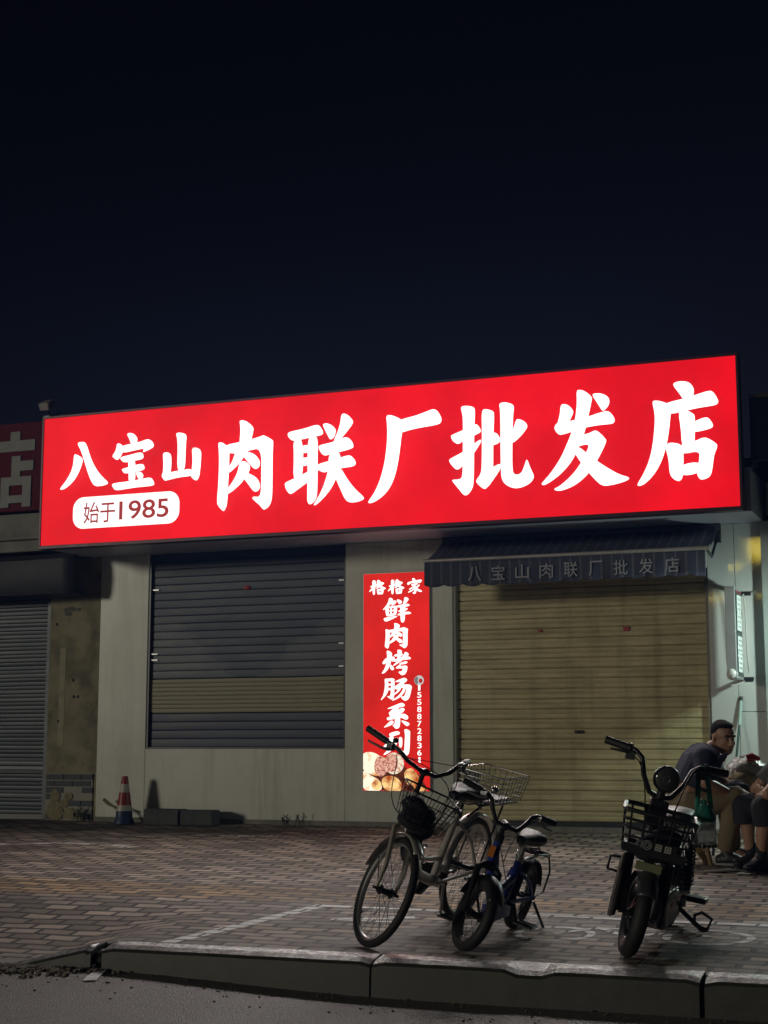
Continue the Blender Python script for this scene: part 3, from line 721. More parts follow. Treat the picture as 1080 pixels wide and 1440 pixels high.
# kerb: long dressed stones with open joints, a sloping end stone at the drop
g = MB()
gt = MB()
def stone(x0, x1, zl=0.0, zr=0.0, y0=-6.84, y1=-6.685):
    top0, top1 = 0.04 * y1 + 0.012 + zl, 0.04 * y1 + 0.012 + zr
    zb = -0.52
    f_ = 0.022
    def pf(t_):
        return [(y1, zb), (y1, t_), (y0 + .06, t_ - .002), (y0 + .052, t_ - .004), (y0 + .014, t_ - .020), (y0, t_ - .034), (y0 - .012, zb)]
    prof0, prof1 = pf(top0), pf(top1)
    n = 26
    rows = []
    for i in range(n + 1):
        t = i / n
        x = x0 + (x1 - x0) * t
        row = []
        for (a, b_), (c, d) in zip(prof0, prof1):
            z = b_ + (d - b_) * t
            j = noise.noise(V((x * 3, a * 9, z * 4))) * 0.004
            ch = 0.0
            if z > -0.4 and a < y1 - 0.02:
                ch = -0.02 * max(0, noise.noise(V((x * 4.3 + 4, 0, 2))) - 0.4) - (0.02 if -2.2 < x < -2.0 else 0)
                if min(abs(x - x0), abs(x - x1)) < 0.03:
                    ch -= 0.012
            row.append((x, a + j * 0.5, z + j * 0.5 + ch))
        rows.append(row)
    g.grid([r_[4:] for r_ in rows])
    gt.grid([r_[:5] for r_ in rows])
    g.add(rows[0], [(0, 1, 2, 3, 4, 5, 6)])
    g.add(rows[-1], [(6, 5, 4, 3, 2, 1, 0)])
stone(-4.335, -2.885, 0.0, 0.004)
stone(-2.875, -1.35, 0.004, 0.002)
stone(-1.328, 0.15)
stone(0.17, 1.7)
stone(1.72, 3.3)
stone(3.32, 4.9)
stone(4.92, 6.5)
stone(-4.93, -4.40, -0.128, -0.004)
stone(-7.0, -4.95, -0.145, -0.135)
stone(-9.0, -7.02, -0.145, -0.145)
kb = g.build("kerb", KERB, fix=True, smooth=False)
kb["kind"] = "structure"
KTOP = mat("kerb_top_sheen", (0.33, 0.33, 0.36), 0.27, var=0.45, vscale=22, bump=0.3, bscale=150, dirt=(0.12, 0.115, 0.10), dscale=3.0, damt=0.7)  # same stone as the face; reflected brightness put into a paler colour
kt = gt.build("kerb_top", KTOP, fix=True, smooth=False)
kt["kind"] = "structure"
g = MB()                                    # broken corner left in the gap
for i in range(7):
    g.ball((-4.37 + random.uniform(-.02, .02), -6.76 + random.uniform(-.05, .05), -0.40 + 0.016 * i), (random.uniform(.02, .035), random.uniform(.03, .05), random.uniform(.015, .03)), nu=6, nv=4)
g.build("kerb_rubble", KERB, smooth=False)["kind"] = "structure"

# worn painted bay lines and a bicycle symbol
PAINT = worn_paint("worn_white_paint", (0.88, 0.88, 0.86), 0.2, 0.33)
PAINT2 = worn_paint("faded_white_paint", (0.7, 0.68, 0.64), 0.42, 0.56, 6.0)
def ribbon(mb, pts, wid, dz=0.002, closed=False):
    ps = []
    n = len(pts)
    dense = []
    for i in range(n if closed else n - 1):
        a, b_ = V((*pts[i], 0)), V((*pts[(i + 1) % n], 0))
        k = max(1, int((b_ - a).length / 0.08))
        dense += [a.lerp(b_, j / k) for j in range(k)]
    dense.append(V((*pts[0 if closed else -1], 0)))
    rows = []
    for i, p in enumerate(dense):
        t = (dense[min(i + 1, len(dense) - 1)] - dense[max(i - 1, 0)]).normalized()
        s_ = V((-t.y, t.x, 0)) * wid / 2
        rows.append([(q.x, q.y, gz(q.x, q.y) + dz) for q in (p + s_, p + s_ * .33, p - s_ * .33, p - s_)])
    mb.grid(rows)
m_ = MB()
ribbon(m_, [(-4.10, -6.62), (-3.915, -5.12)], 0.10)
ribbon(m_, [(-3.96, -5.11), (-2.4, -5.16), (-1.9, -5.20), (-0.4, -5.2), (2.5, -5.2)], 0.085, 0.0028)
m_.build("bay_lines", PAINT)["kind"] = "structure"
m_ = MB()
ribbon(m_, [(-2.30 + .19 * math.cos(a * .262), -5.76 + .21 * math.sin(a * .262)) for a in range(24)], 0.045, closed=True)
ribbon(m_, [(-1.52 + .21 * math.cos(a * .262), -5.68 + .21 * math.sin(a * .262)) for a in range(24)], 0.045, closed=True)
ribbon(m_, [(-2.30, -5.76), (-2.12, -5.52), (-1.7, -5.5), (-1.9, -5.78), (-2.12, -5.52)], 0.045, 0.0028)
ribbon(m_, [(-1.52, -5.68), (-1.68, -5.44), (-1.8, -5.44)], 0.045, 0.0034)
ribbon(m_, [(-3.62, -5.62), (-3.2, -5.42)], 0.09)
ribbon(m_, [(-3.62, -5.62), (-3.25, -5.62)], 0.06, 0.0028)
m_.build("bicycle_symbol", PAINT)["kind"] = "structure"
m_ = MB()
ribbon(m_, [(-8.45, -2.55), (-8.15, -2.25), (-7.7, -2.1), (-7.2, -2.12), (-6.9, -2.3)], 0.13)
ribbon(m_, [(-6.9, -1.2), (-6.1, -1.1)], 0.12)
ribbon(m_, [(-5.9, -0.9), (-5.0, -0.95)], 0.10)
m_.build("faded_marks", PAINT2)["kind"] = "structure"
m_ = MB()
stripe_rows = []
for k in range(9):
    t_ = k / 8
    a_ = V((-4.255, -7.14, 0)).lerp(V((-4.372, -6.80, 0)), t_)
    c_ = V((-4.195, -7.11, 0)).lerp(V((-4.30, -6.83, 0)), t_)
    stripe_rows.append([(q_.x, q_.y, rz(q_.x, max(q_.y, -7.2)) + .006) for q_ in (a_, a_.lerp(c_, .5), c_)])
m_.grid(stripe_rows)
m_.build("road_markings", mat("road_paint", (.85, .85, .84), .6, var=.1, vscale=30, dirt=(.4, .4, .4), dscale=14, damt=.5))["kind"] = "structure"
# loose grit where the drop kerb is broken
GRIT = mat("grit", (0.17, 0.15, 0.125), 0.9, var=0.5, vscale=30)
m_ = MB()
for i in range(420):
    x, y = random.gauss(-4.78, 0.22), -6.87 - abs(random.gauss(0, 0.10))
    r_ = random.uniform(0.006, 0.02)
    m_.ball((x, y, rz(x, y) + r_ * .4), (r_, r_ * random.uniform(.6, 1.2), r_ * .6), nu=5, nv=3)
for i in range(260):
    x, y = random.uniform(-5.6, 0.5), -6.86 - abs(random.gauss(0, 0.25))
    r_ = random.uniform(0.003, 0.009)
    m_.ball((x, y, rz(x, y) + r_ * .4), (r_, r_, r_ * .6), nu=4, nv=3)
m_.build("gravel", GRIT, smooth=False)["kind"] = "stuff"

# ------------------------------------------------------------------ shop building
WALL = mat("wall_panel", (0.57, 0.57, 0.51), 0.34, var=0.06, vscale=1.3, bump=0.04, bscale=8, dirt=(0.34, 0.33, 0.26), dscale=0.9, damt=0.55, streak=((7, 7, .45), (0.26, 0.24, 0.18), .55))
GLOSSY = mat("glossy_wall_tile", (0.50, 0.52, 0.50), 0.13, var=0.05, vscale=2, bump=0.0)
_gb = GLOSSY.node_tree.nodes["Principled BSDF"]
GLOSSY.node_tree.links.remove(_gb.inputs["Roughness"].links[0])
_gb.inputs["Roughness"].default_value = 0.045
SOFF = mat("soffit_sheet", (0.50, 0.53, 0.62), 0.35, var=0.08, vscale=2, bump=0.06, bscale=5)  # blue tint puts the lens haze below the sign into the colour
def slat_wave(z):
    return 0
DOORM2 = mat("shaded_khaki_steel", (0.24, 0.21, 0.115), 0.45, var=.15)  # darker copy of the door khaki: weaker light at the left put into colour
DOORM = mat("khaki_shutter_steel", (0.47, 0.41, 0.225), 0.42, metal=0.15, var=0.14, vscale=3, dirt=(0.2, 0.17, 0.09), dscale=1.6, damt=0.6, stretch=(1.0, 1.0, 5.0), streak=((5, 5, .5), (0.17, 0.13, 0.07), .6))
NAVYM = mat("blue_grey_shutter_steel", (0.016, 0.028, 0.068), 0.45, metal=0.0, var=0.2, vscale=2.2, dirt=(0.034, 0.046, 0.08), dscale=1.1, damt=0.6, stretch=(1.0, 1.0, 2.5))
GREYM = mat("grey_shutter_steel", (0.032, 0.042, 0.05), 0.42, metal=0.2, var=0.15, vscale=3, dirt=(0.035, 0.04, 0.042), dscale=1.2, damt=0.6, stretch=(1.0, 1.0, 4.0))
DARK = mat("dark_void", (0.03, 0.03, 0.035), 0.8)
STEEL = mat("galvanised_steel", (0.4, 0.41, 0.42), 0.35, metal=0.8, var=0.15, vscale=12)
BLACKM = mat("black_painted_metal", (0.022, 0.022, 0.026), 0.32, var=0.2, vscale=20)
REDST = mat("red_sticker", (0.35, 0.02, 0.04), 0.5)

def shutter(mb, x0, x1, z0, z1, pitch, y, depth=0.006, kind=0):
    """interlocking curved slats, extruded along x"""
    n = max(1, round((z1 - z0) / pitch))
    p = (z1 - z0) / n
    prof = []
    for i in range(n):
        z = z0 + i * p
        sag = noise.noise(V((0, i * .9, kind))) * 0.003
        if kind == 0:
            pr = [(0.0, 0.012), (0.045, 0.011), (0.075, -depth * .75), (0.30, -depth), (0.46, -depth + sag * .5), (0.50, -depth * .72), (0.54, -depth + sag * .5), (0.92, -depth * .8), (0.965, 0.008)]
        else:
            pr = [(0.0, 0.005), (0.05, 0.004), (0.08, -depth * .8), (0.3, -depth), (0.7, -depth + sag * .4), (0.93, -depth * .85), (0.96, 0.003)]
        prof += [(z + t * p, y + d) for t, d in pr]
    prof.append((z1, y + 0.004))
    m = 10
    rows = []
    for z, yy in prof:
        rows.append([(x0 + (x1 - x0) * k / m, yy + 0.0035 * noise.noise(V((x0 + (x1 - x0) * k / m * 1.3, z * 5, kind))), z + 0.004 * noise.noise(V((k * .35, z * 3, 7)))) for k in range(m + 1)])
    mb.grid(rows)

shop = empty("shop_building", (-5.45, 0.2, 0), label="single storey shop with pale panelled walls and two closed roller shutters under the red sign", cat="building")
def sh(mb, name, m, parent=None, **k):
    for i in range(len(mb.v)):
        mb.v[i] = mb.v[i] - V((-5.45, 0.2, 0))
    return mb.build(name, m, parent or shop, **k)

b = MB()                                  # front wall round the openings
WX0, WX1, DX0, DX1 = -8.157, -5.977, -4.886, -2.498
b.span(-8.72, WX0, 0, 0.22, -0.05, 2.68)
b.span(WX0, WX1, 0, 0.22, -0.05, 0.721)
b.span(WX1, DX0, 0, 0.22, -0.05, 2.68)
b.span(DX0, DX1, 0.0, 0.22, 2.3, 2.68)
sh(b, "wall", WALL, smooth=False, bevel=0.004)
b = MB()
b.span(DX1, -2.262, 0, 0.22, -0.05, 2.68)
b.span(-2.258, -1.0, 0.003, 0.22, 1.037, 2.68)
b.span(-2.258, -1.0, 0.001, 0.22, -0.05, 1.033)
sh(b, "side_wall", GLOSSY, smooth=False, bevel=0.003)
b = MB()
b.span(-8.72, -1.0, 0.22, 6, -0.05, 3.3)
sh(b, "rear_block", DARK, smooth=False)
b = MB()
b.span(-8.90, -1.995, -0.66, 0.30, 2.683, 3.06)
sh(b, "soffit", SOFF, smooth=False, bevel=0.005)
b = MB()                                  # ragged mortar and junk on the canopy end
for i in range(26):
    b.box((random.uniform(-2.5, -2.02), random.uniform(-.6, .0), 3.06 + random.uniform(0, .1)), (random.uniform(.04, .14), random.uniform(.04, .12), random.uniform(.03, .08)), Matrix.Rotation(random.uniform(0, 3), 3, 'Z'))
sh(b, "rubble", mat("broken_mortar", (0.16, 0.15, 0.14), 0.9, var=0.3), smooth=False)
b = MB()
b.span(-8.72, DX0, -0.012, 0, -0.05, 0.045)
sh(b, "plinth", mat("plinth_cement", (0.2, 0.19, 0.16), 0.8, var=0.3), smooth=False)

# window: three runs of slats, the middle one khaki
win = MB(); shutter(win, WX0, WX1, 1.415, 2.68, 0.0785, 0.05, kind=1)
DUSTY = NAVYM.copy()
DUSTY.name = "dusty_blue_grey_steel"
def dusty():
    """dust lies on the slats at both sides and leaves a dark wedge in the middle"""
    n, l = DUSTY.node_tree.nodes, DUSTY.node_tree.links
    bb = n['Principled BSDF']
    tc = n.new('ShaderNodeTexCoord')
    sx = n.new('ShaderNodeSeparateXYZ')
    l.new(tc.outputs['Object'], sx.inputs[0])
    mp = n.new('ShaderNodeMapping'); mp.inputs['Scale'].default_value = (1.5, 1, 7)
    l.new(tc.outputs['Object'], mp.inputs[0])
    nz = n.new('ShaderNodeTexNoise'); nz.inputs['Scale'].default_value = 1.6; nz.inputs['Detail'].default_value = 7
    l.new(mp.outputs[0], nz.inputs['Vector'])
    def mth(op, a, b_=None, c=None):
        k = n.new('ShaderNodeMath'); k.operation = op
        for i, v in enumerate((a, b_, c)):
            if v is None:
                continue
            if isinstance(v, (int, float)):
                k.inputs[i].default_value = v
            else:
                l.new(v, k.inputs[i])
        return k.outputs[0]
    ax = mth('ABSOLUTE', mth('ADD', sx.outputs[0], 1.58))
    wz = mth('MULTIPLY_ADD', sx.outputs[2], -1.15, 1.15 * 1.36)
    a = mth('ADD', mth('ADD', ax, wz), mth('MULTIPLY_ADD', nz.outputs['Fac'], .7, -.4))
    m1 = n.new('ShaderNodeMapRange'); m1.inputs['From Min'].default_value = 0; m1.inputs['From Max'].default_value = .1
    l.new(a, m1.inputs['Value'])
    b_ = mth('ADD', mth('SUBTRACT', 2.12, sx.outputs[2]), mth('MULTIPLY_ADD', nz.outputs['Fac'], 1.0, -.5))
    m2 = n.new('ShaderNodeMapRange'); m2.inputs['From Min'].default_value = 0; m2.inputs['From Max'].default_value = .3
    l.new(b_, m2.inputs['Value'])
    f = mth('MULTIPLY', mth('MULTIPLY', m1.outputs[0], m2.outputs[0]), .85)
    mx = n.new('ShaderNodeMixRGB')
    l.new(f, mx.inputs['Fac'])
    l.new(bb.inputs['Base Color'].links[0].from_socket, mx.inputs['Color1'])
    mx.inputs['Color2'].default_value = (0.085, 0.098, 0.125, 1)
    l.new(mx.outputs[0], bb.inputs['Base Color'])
dusty()
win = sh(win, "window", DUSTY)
tag(win, "blue grey slatted window shutter")
b = MB(); shutter(b, WX0, WX1, 1.076, 1.409, 0.0425, 0.045, 0.005, kind=1)
tag(sh(b, "slat_band", DOORM2, win), "khaki band of narrow slats across the shutter")
b = MB(); shutter(b, WX0, WX1, 0.735, 1.07, 0.0785, 0.05, kind=1)
sh(b, "lower_slats", NAVYM, win)
for o_ in win.children:
    o_.location = (0, 0, 0)
b = MB()
b.span(WX0, WX0 + 0.022, 0.01, 0.08, 0.721, 2.68)
b.span(WX1 - 0.022, WX1, 0.01, 0.08, 0.721, 2.68)
b.span(WX0, WX1, 0.015, 0.09, 0.722, 0.737)
sh(b, "frame", BLACKM, win, smooth=False)
for z, s_ in ((2.31, 0), (2.33, 1), (1.72, 1), (1.50, 1), (1.60, 0), (1.66, 0)):
    x = WX0 + 0.012 if s_ == 0 else WX1 - 0.05
    b = MB(); b.span(x - 0.03, x + 0.09, 0.028, 0.04, z, z + 0.012)
    sh(b, "latch", STEEL, win, smooth=False)
b = MB(); b.ball((-7.06, 0.035, 2.303), (0.04, 0.006, 0.022), nu=8, nv=6)
sh(b, "sticker", REDST, win)

# door
door = MB(); shutter(door, DX0, DX1, 0.075, 2.36, 0.0905, 0.06, kind=0)
door = sh(door, "door", DOORM)
tag(door, "closed khaki roller shutter door")
b = MB(); b.span(DX0 + 0.02, DX1 - 0.02, 0.03, 0.085, 0.012, 0.072)
sh(b, "bottom_rail", BLACKM, door, smooth=False, bevel=0.004)
GUIDE = mat("shutter_guide", (0.2, 0.19, 0.15), 0.5, metal=.3)
for x0_ in (DX0, DX1 - .03):
    b = MB(); b.span(x0_, x0_ + 0.03, 0.012, 0.09, 0.0, 2.36)
    sh(b, "guide_rail", GUIDE, door, smooth=False, bevel=0.003)
b = MB()
b.box((-3.70, 0.04, 0.87), (0.075, 0.012, 0.028)); b.ball((-3.70, 0.036, 0.87), (.01, .012, .01), nu=8, nv=6)
sh(b, "lock", BLACKM, door, smooth=False)
for x, z, s_ in ((-3.245, 1.784, .028), (-4.05, 1.79, .016)):
    b = MB(); b.span(x - s_, x + s_, 0.04, 0.0455, z - s_ * .7, z + s_ * .7)
    sh(b, "sticker", REDST, door, smooth=False)
b = MB(); b.span(DX0 - 0.02, DX1 + 0.02, -0.22, 0.02, -0.08, 0.03)
sh(b, "doorstep", mat("doorstep_granite", (0.16, 0.15, 0.13), 0.6, var=0.3, vscale=20), smooth=False, bevel=0.006)

# ------------------------------------------------------------------ the long red sign
RED = glow("backlit_red_film", (0.92, 0.0035, 0.013), 1.0, var=0.10, vscale=0.9)
WHITEL = glow("backlit_white_letters", (1.0, 0.985, 0.97), 1.35, var=0.01)
LEDCORE = glow("backlit_letter_middle", (1.0, 0.97, 0.92), 62.0, var=0.02)     # over the lamps the film is far brighter than at its rim
MAROON = mat("dark_sign_frame", (0.05, 0.02, 0.03), 0.4, metal=0.4)
sign = empty("shop_sign", (-8.905, -0.85, 2.69), label="long backlit red shop sign with large white brush lettering above the shutters", cat="sign")
b = MB(); b.span(0, 6.862, 0.012, 0.19, 0, 1.30)
b.build("box", MAROON, sign, smooth=False)
b = MB(); b.add([(0.012, 0, 0.012), (6.85, 0, 0.012), (6.85, 0, 1.290), (0.012, 0, 1.290)], [(0, 1, 2, 3)])
b.build("panel", RED, sign, smooth=False)
b = MB()
b.span(-0.012, 6.874, -0.008, 0.10, -0.022, 0.012); b.span(-0.012, 6.874, -0.008, 0.10, 1.290, 1.314)
b.span(-0.012, 0.012, -0.008, 0.10, 0.012, 1.290); b.span(6.85, 6.874, -0.008, 0.10, 0.012, 1.290)
b.build("frame", MAROON, sign, smooth=False, bevel=0.003)
for k in SIGN_GLYPHS:
    b = MB(); strokes(b, SIGN_GLYPHS[k], 0, -0.004, 0)
    ch_ = b.build("character", WHITEL, sign, smooth=False)
    n_rim = len(b.f)
    b2 = MB()
    for i_, pl in enumerate(SIGN_GLYPHS[k]):
        q = inset(chaikin(pl), 0.021)
        if len(q) >= 8:
            ar = sum(q[j][0] * q[(j + 1) % len(q)][1] - q[(j + 1) % len(q)][0] * q[j][1] for j in range(len(q)))
            if ar < 0:
                q.reverse()
            b2.face([V((x_, -0.010 - i_ * .0006, z_)) for x_, z_ in q])
    b2.build("bright_middle", LEDCORE, ch_, smooth=False)
bd = MB()
rr_ = 0.158
bx0, bx1, bz0, bz1 = 0.379, 1.568, 0.158, 0.470
q = []
for cx, cz, a0 in ((bx1 - rr_ * .75, bz1 - rr_ * .75, 0), (bx0 + rr_ * .75, bz1 - rr_ * .75, 90), (bx0 + rr_ * .75, bz0 + rr_ * .75, 180), (bx1 - rr_ * .75, bz0 + rr_ * .75, 270)):
    q += [(cx + rr_ * .75 * math.cos(R(a0 + t * 10)), -0.004, cz + rr_ * .75 * math.sin(R(a0 + t * 10))) for t in range(10)]
bd.face(q)
bd = bd.build("badge", WHITEL, sign, smooth=False)
DRED = mat("dark_red_vinyl", (0.22, 0.006, 0.01), 0.5)
_e = DRED.node_tree.nodes['Principled BSDF']
_e.inputs['Emission Color'].default_value = (0.4, 0.02, 0.025, 1)
_e.inputs['Emission Strength'].default_value = 0.8
fit_text("lettering", "始于", DRED, bd, 0.502, 0.86, 0.205, 0.415, -0.0065, 0.008)
fit_text("lettering", "1985", DRED, bd, 0.905, 1.452, 0.222, 0.405, -0.0065, 0.012)

# small floodlight standing on the sign's left end
fl = empty("floodlight", (-8.885, -0.78, 4.005), label="small grey floodlight standing on the left end of the red sign's top edge", cat="lamp")
b = MB(); b.box((0.0, -0.06, 0.12), (0.10, 0.13, 0.075), Matrix.Rotation(R(28), 3, 'X')); b.build("housing", mat("floodlight_grey", (0.3, 0.3, 0.28), 0.5), fl, smooth=False, bevel=0.008)
b = MB(); b.tube([(0, -.02, 0.0), (0, -.02, .07), (0, -.05, .11)], .008); b.box((0, -.02, .008), (.07, .06, .012)); b.build("bracket", BLACKM, fl)
b = MB(); b.tube([(.03, .0, .01), (.12, .02, .06), (.16, .0, .03), (.13, -.02, .006)], .005); b.build("wire", BLACKM, fl)

# ------------------------------------------------------------------ vertical poster
PRED = glow("poster_red_film", (0.90, 0.018, 0.014), 0.86, var=0.12, vscale=1.6)
PWHITE = glow("poster_white", (1.0, 0.97, 0.93), 1.4, var=0.01)
post = empty("light_box_poster", (-5.778, -0.03, 0.327), label="tall backlit red poster with white characters and sausages between the two shutters", cat="sign")
b = MB(); b.span(0, 0.676, 0.004, 0.032, 0, 2.051); b.build("box", STEEL, post, smooth=False)
b = MB(); b.add([(0.004, 0, 0.004), (0.672, 0, 0.004), (0.672, 0, 2.047), (0.004, 0, 2.047)], [(0, 1, 2, 3)]); b.build("panel", PRED, post, smooth=False)
for k in POSTER_GLYPHS:
    b = MB(); strokes(b, POSTER_GLYPHS[k], 0, -0.002, 0, 0.0003)
    b.build("character", PWHITE, post, smooth=False)
for i, ch in enumerate("15588728361"):
    zc = 0.957 - i * 0.0668
    w_ = 0.021 if ch != "1" else 0.011
    fit_text("numeral", ch, PWHITE, post, 0.571 - w_, 0.571 + w_, zc - 0.026, zc + 0.026, -0.002, 0.012)
b = MB(); b.face([(0.569 + .048 * math.cos(R(t * 15)), -0.002, 1.026 + .046 * math.sin(R(t * 15))) for t in range(24)])
ic = b.build("phone_icon", glow("icon_grey", (0.62, 0.62, 0.62), 0.9), post, smooth=False)
b = MB()
for r_ in (.016, .026, .036):
    b.tube([(0.565 + r_ * math.cos(R(t)), -0.0035, 1.026 + r_ * math.sin(R(t))) for t in range(110, 251, 20)], .0035, 6)
b.build("waves", mat("icon_blue", (.03, .04, .09), .6), ic)
b = MB(); b.face([(0.585 + .019 * math.cos(R(t * 30)), -0.0032, 1.022 + .022 * math.sin(R(t * 30))) for t in range(12)])
b.build("handset", glow("icon_red", (.6, .02, .02), .8), ic, smooth=False)
def px(x, y):
    return ((x - 512.3) * .676 / 94.4, (1112.3 - y) * 2.051 / 305.0)
SA_BG = glow("sausage_shadow", (0.16, 0.03, 0.012), 0.8, var=.3, vscale=20)
SA_CR = glow("sausage_cream", (1.0, 0.9, 0.68), 1.15, vscale=11, col2=(.75, .30, .06), lo=.34, hi=.5)
SA_OR = glow("sausage_browned", (1.0, 0.66, 0.26), 1.1, vscale=10, col2=(.42, .07, .01), lo=.38, hi=.6)
SA_PK = glow("sausage_cut", (0.9, 0.5, 0.36), 0.95, vscale=60, col2=(.36, .06, .05), lo=.38, hi=.55, detail=6)
SA_WH = glow("sausage_fat", (1.0, 0.86, 0.66), 0.95, vscale=34, col2=(.7, .32, .2), lo=.36, hi=.52)
def sausage(m, pts, d, ell=None):
    b = MB()
    if ell:
        cx, cy, a, c_ = ell
        pts = [(cx + a * math.cos(R(t * 18)), cy + c_ * math.sin(R(t * 18))) for t in range(20)]
        q_ = [px(*p) for p in pts]
    else:
        q_ = chaikin([px(*p) for p in pts])
    q_ = [(min(.672, max(.004, x)), min(2.0, max(.004, z))) for x, z in q_]
    ar = sum(q_[i][0] * q_[(i + 1) % len(q_)][1] - q_[(i + 1) % len(q_)][0] * q_[i][1] for i in range(len(q_)))
    if ar < 0:
        q_.reverse()
    b.face([(x, -d, z) for x, z in q_])
    b.build("sausage", m, post, smooth=False)
sausage(SA_BG, [(512, 1072), (540, 1070), (568, 1072), (575, 1084), (590, 1086), (600, 1104), (606, 1112), (512, 1112)], .0008)
sausage(SA_OR, [(584, 1102), (600, 1104), (604, 1113), (582, 1113)], .0011)
sausage(SA_OR, [(569, 1086), (580, 1079), (588, 1086), (594, 1100), (586, 1106), (574, 1104)], .0014)
sausage(SA_OR, [(537, 1096), (548, 1090), (561, 1093), (569, 1104), (567, 1113), (544, 1113)], .0017)
sausage(SA_CR, [(510, 1081), (524, 1091), (537, 1097), (541, 1113), (510, 1113)], .002)
sausage(SA_OR, None, .0023, (532, 1104, 7, 7))
sausage(SA_CR, [(509, 1063), (520, 1057), (536, 1062), (546, 1076), (536, 1092), (524, 1090), (509, 1081)], .0026)
sausage(SA_PK, None, .0029, (538, 1078, 9.5, 14))
sausage(SA_WH, None, .0032, (556.5, 1074, 14, 15))
sausage(SA_PK, None, .0035, (552.5, 1073.5, 10, 12.5))

# ------------------------------------------------------------------ awning over the door
CANVAS = mat("navy_canvas", (0.035, 0.042, 0.085), 0.8, var=0.2, vscale=9, bump=0.15, bscale=30)
aw = empty("awning", (-3.67, 0, 2.66), label="navy striped canvas awning with grey lettering over the khaki shutter door", cat="awning")
AX0, AX1 = -1.285, 1.29
def canvas_mat():
    m = mat("striped_canvas", (0.048, 0.055, 0.09), 0.8, var=0.15, vscale=9)
    n, l = m.node_tree.nodes, m.node_tree.links
    bb = n['Principled BSDF']
    tc = n.new('ShaderNodeTexCoord')
    sx = n.new('ShaderNodeSeparateXYZ')
    l.new(tc.outputs['Object'], sx.inputs[0])
    md = n.new('ShaderNodeMath'); md.operation = 'FRACT'
    mm = n.new('ShaderNodeMath'); mm.operation = 'MULTIPLY'; mm.inputs[1].default_value = 1 / 0.0925
    l.new(sx.outputs[0], mm.inputs[0]); l.new(mm.outputs[0], md.inputs[0])
    cr = n.new('ShaderNodeValToRGB'); cr.color_ramp.interpolation = 'CONSTANT'
    e = cr.color_ramp.elements
    e[0].color = (0, 0, 0, 1); e[1].position = 0.78; e[1].color = (1, 1, 1, 1)
    for p, c in ((.84, 0), (.88, 1), (.94, 0)):
        k = e.new(p); k.color = (c, c, c, 1)
    l.new(md.outputs[0], cr.inputs[0])
    mx = n.new('ShaderNodeMixRGB')
    mx.inputs['Color2'].default_value = (0.14, 0.14, 0.17, 1)
    l.new(cr.outputs[0], mx.inputs['Fac'])
    old = bb.inputs['Base Color'].links[0].from_socket
    l.new(old, mx.inputs['Color1'])
    l.new(mx.outputs[0], bb.inputs['Base Color'])
    return m
STRIPE = canvas_mat()
b = MB()
nn = 60
b.grid([[(AX0 + (AX1 - AX0) * i / nn, -0.03 - 0.52 * t, 0.0 - 0.26 * t - 0.02 * math.sin(math.pi * t) + 0.006 * noise.noise(V((i * .4, t * 3, 1)))) for i in range(nn + 1)] for t in [k / 8 for k in range(9)]])
b.build("canopy", STRIPE, aw, solid=0.004)
b = MB()
rows = []
for t in [k / 6 for k in range(7)]:
    row = []
    for i in range(nn * 4 + 1):
        x = AX0 + (AX1 - 0.03 - AX0) * i / (nn * 4)
        sc_ = 0.022 * abs(math.sin((x - AX0) * math.pi / 0.185)) ** .7
        row.append((x, -0.556 + 0.008 * math.sin(x * 21) * t, -0.262 - (0.232 - 0.022 + sc_) * t + 0.006 * math.sin(x * 2.2)))
    rows.append(row)
b.grid(rows)
val = b.build("valance", STRIPE, aw, solid=0.003)
GREYT = mat("grey_print", (0.36, 0.37, 0.42), 0.7, var=0.15)
for i, ch in enumerate("八宝山肉联厂批发店"):
    xc = -0.80 + i * 0.222
    fit_text("lettering", ch, GREYT, val, xc - .062, xc + .062, -.455, -.325, -0.576, 0.004)
b = MB(); b.cyl((AX0 - 0.01, -0.56, -0.255), (AX1 + 0.005, -0.56, -0.255), 0.017); b.ball((AX1 + .012, -.56, -.255), (.008, .03, .03))
b.build("front_bar", mat("aluminium_bar", (0.5, 0.48, 0.46), 0.35, metal=.6), aw)
b = MB(); b.cyl((AX0, -0.04, -0.005), (AX1 + .01, -0.04, -0.005), 0.035); b.build("roller", mat("awning_tube", (.05, .055, .08), .5), aw)
for x in (AX0 + .02, AX1 - .02):
    b = MB(); b.tube([(x, -.04, -.12), (x, -.30, -.30), (x, -.55, -.26)], .013); b.box((x + .01, -.03, -.06), (.05, .06, .17)); b.build("arm", BLACKM, aw)

# ------------------------------------------------------------------ projecting side sign
bl = empty("projecting_sign", (-2.185, 0, 1.70), label="narrow unlit projecting light box on black brackets at the right of the door", cat="sign")
GREYF = mat("grey_housing", (0.34, 0.35, 0.36), 0.35, metal=.3)
b = MB(); b.span(-0.085, 0.0, -0.50, -0.16, -0.40, 0.375); b.build("housing", GREYF, bl, smooth=False, bevel=0.006)
b = MB(); b.span(0.0, 0.004, -0.475, -0.185, -0.375, 0.350); fcp = b.build("face_panel", mat("dark_green_face", (0.03, 0.05, 0.045), 0.3), bl, smooth=False)
WHT = mat("white_print", (0.62, 0.68, 0.66), 0.4)
def side_char(zc, h, seed):
    rnd = random.Random(seed)
    b = MB()
    for k in range(4):
        z = zc + h * (-.42 + .28 * k)
        b.span(.006, .0075, -.455 + rnd.uniform(0, .04), -.21 - rnd.uniform(0, .03), z - .014, z + .014)
    for k in range(3):
        y = -.42 + .085 * k
        b.span(.0065, .008, y - .020, y + .020, zc - h * rnd.uniform(.35, .5), zc + h * rnd.uniform(.35, .5))
    b.build("lettering", WHT, fcp, smooth=False)
for i, zc in enumerate((0.235, 0.085, -0.115, -0.265)):
    side_char(zc, 0.15, i)
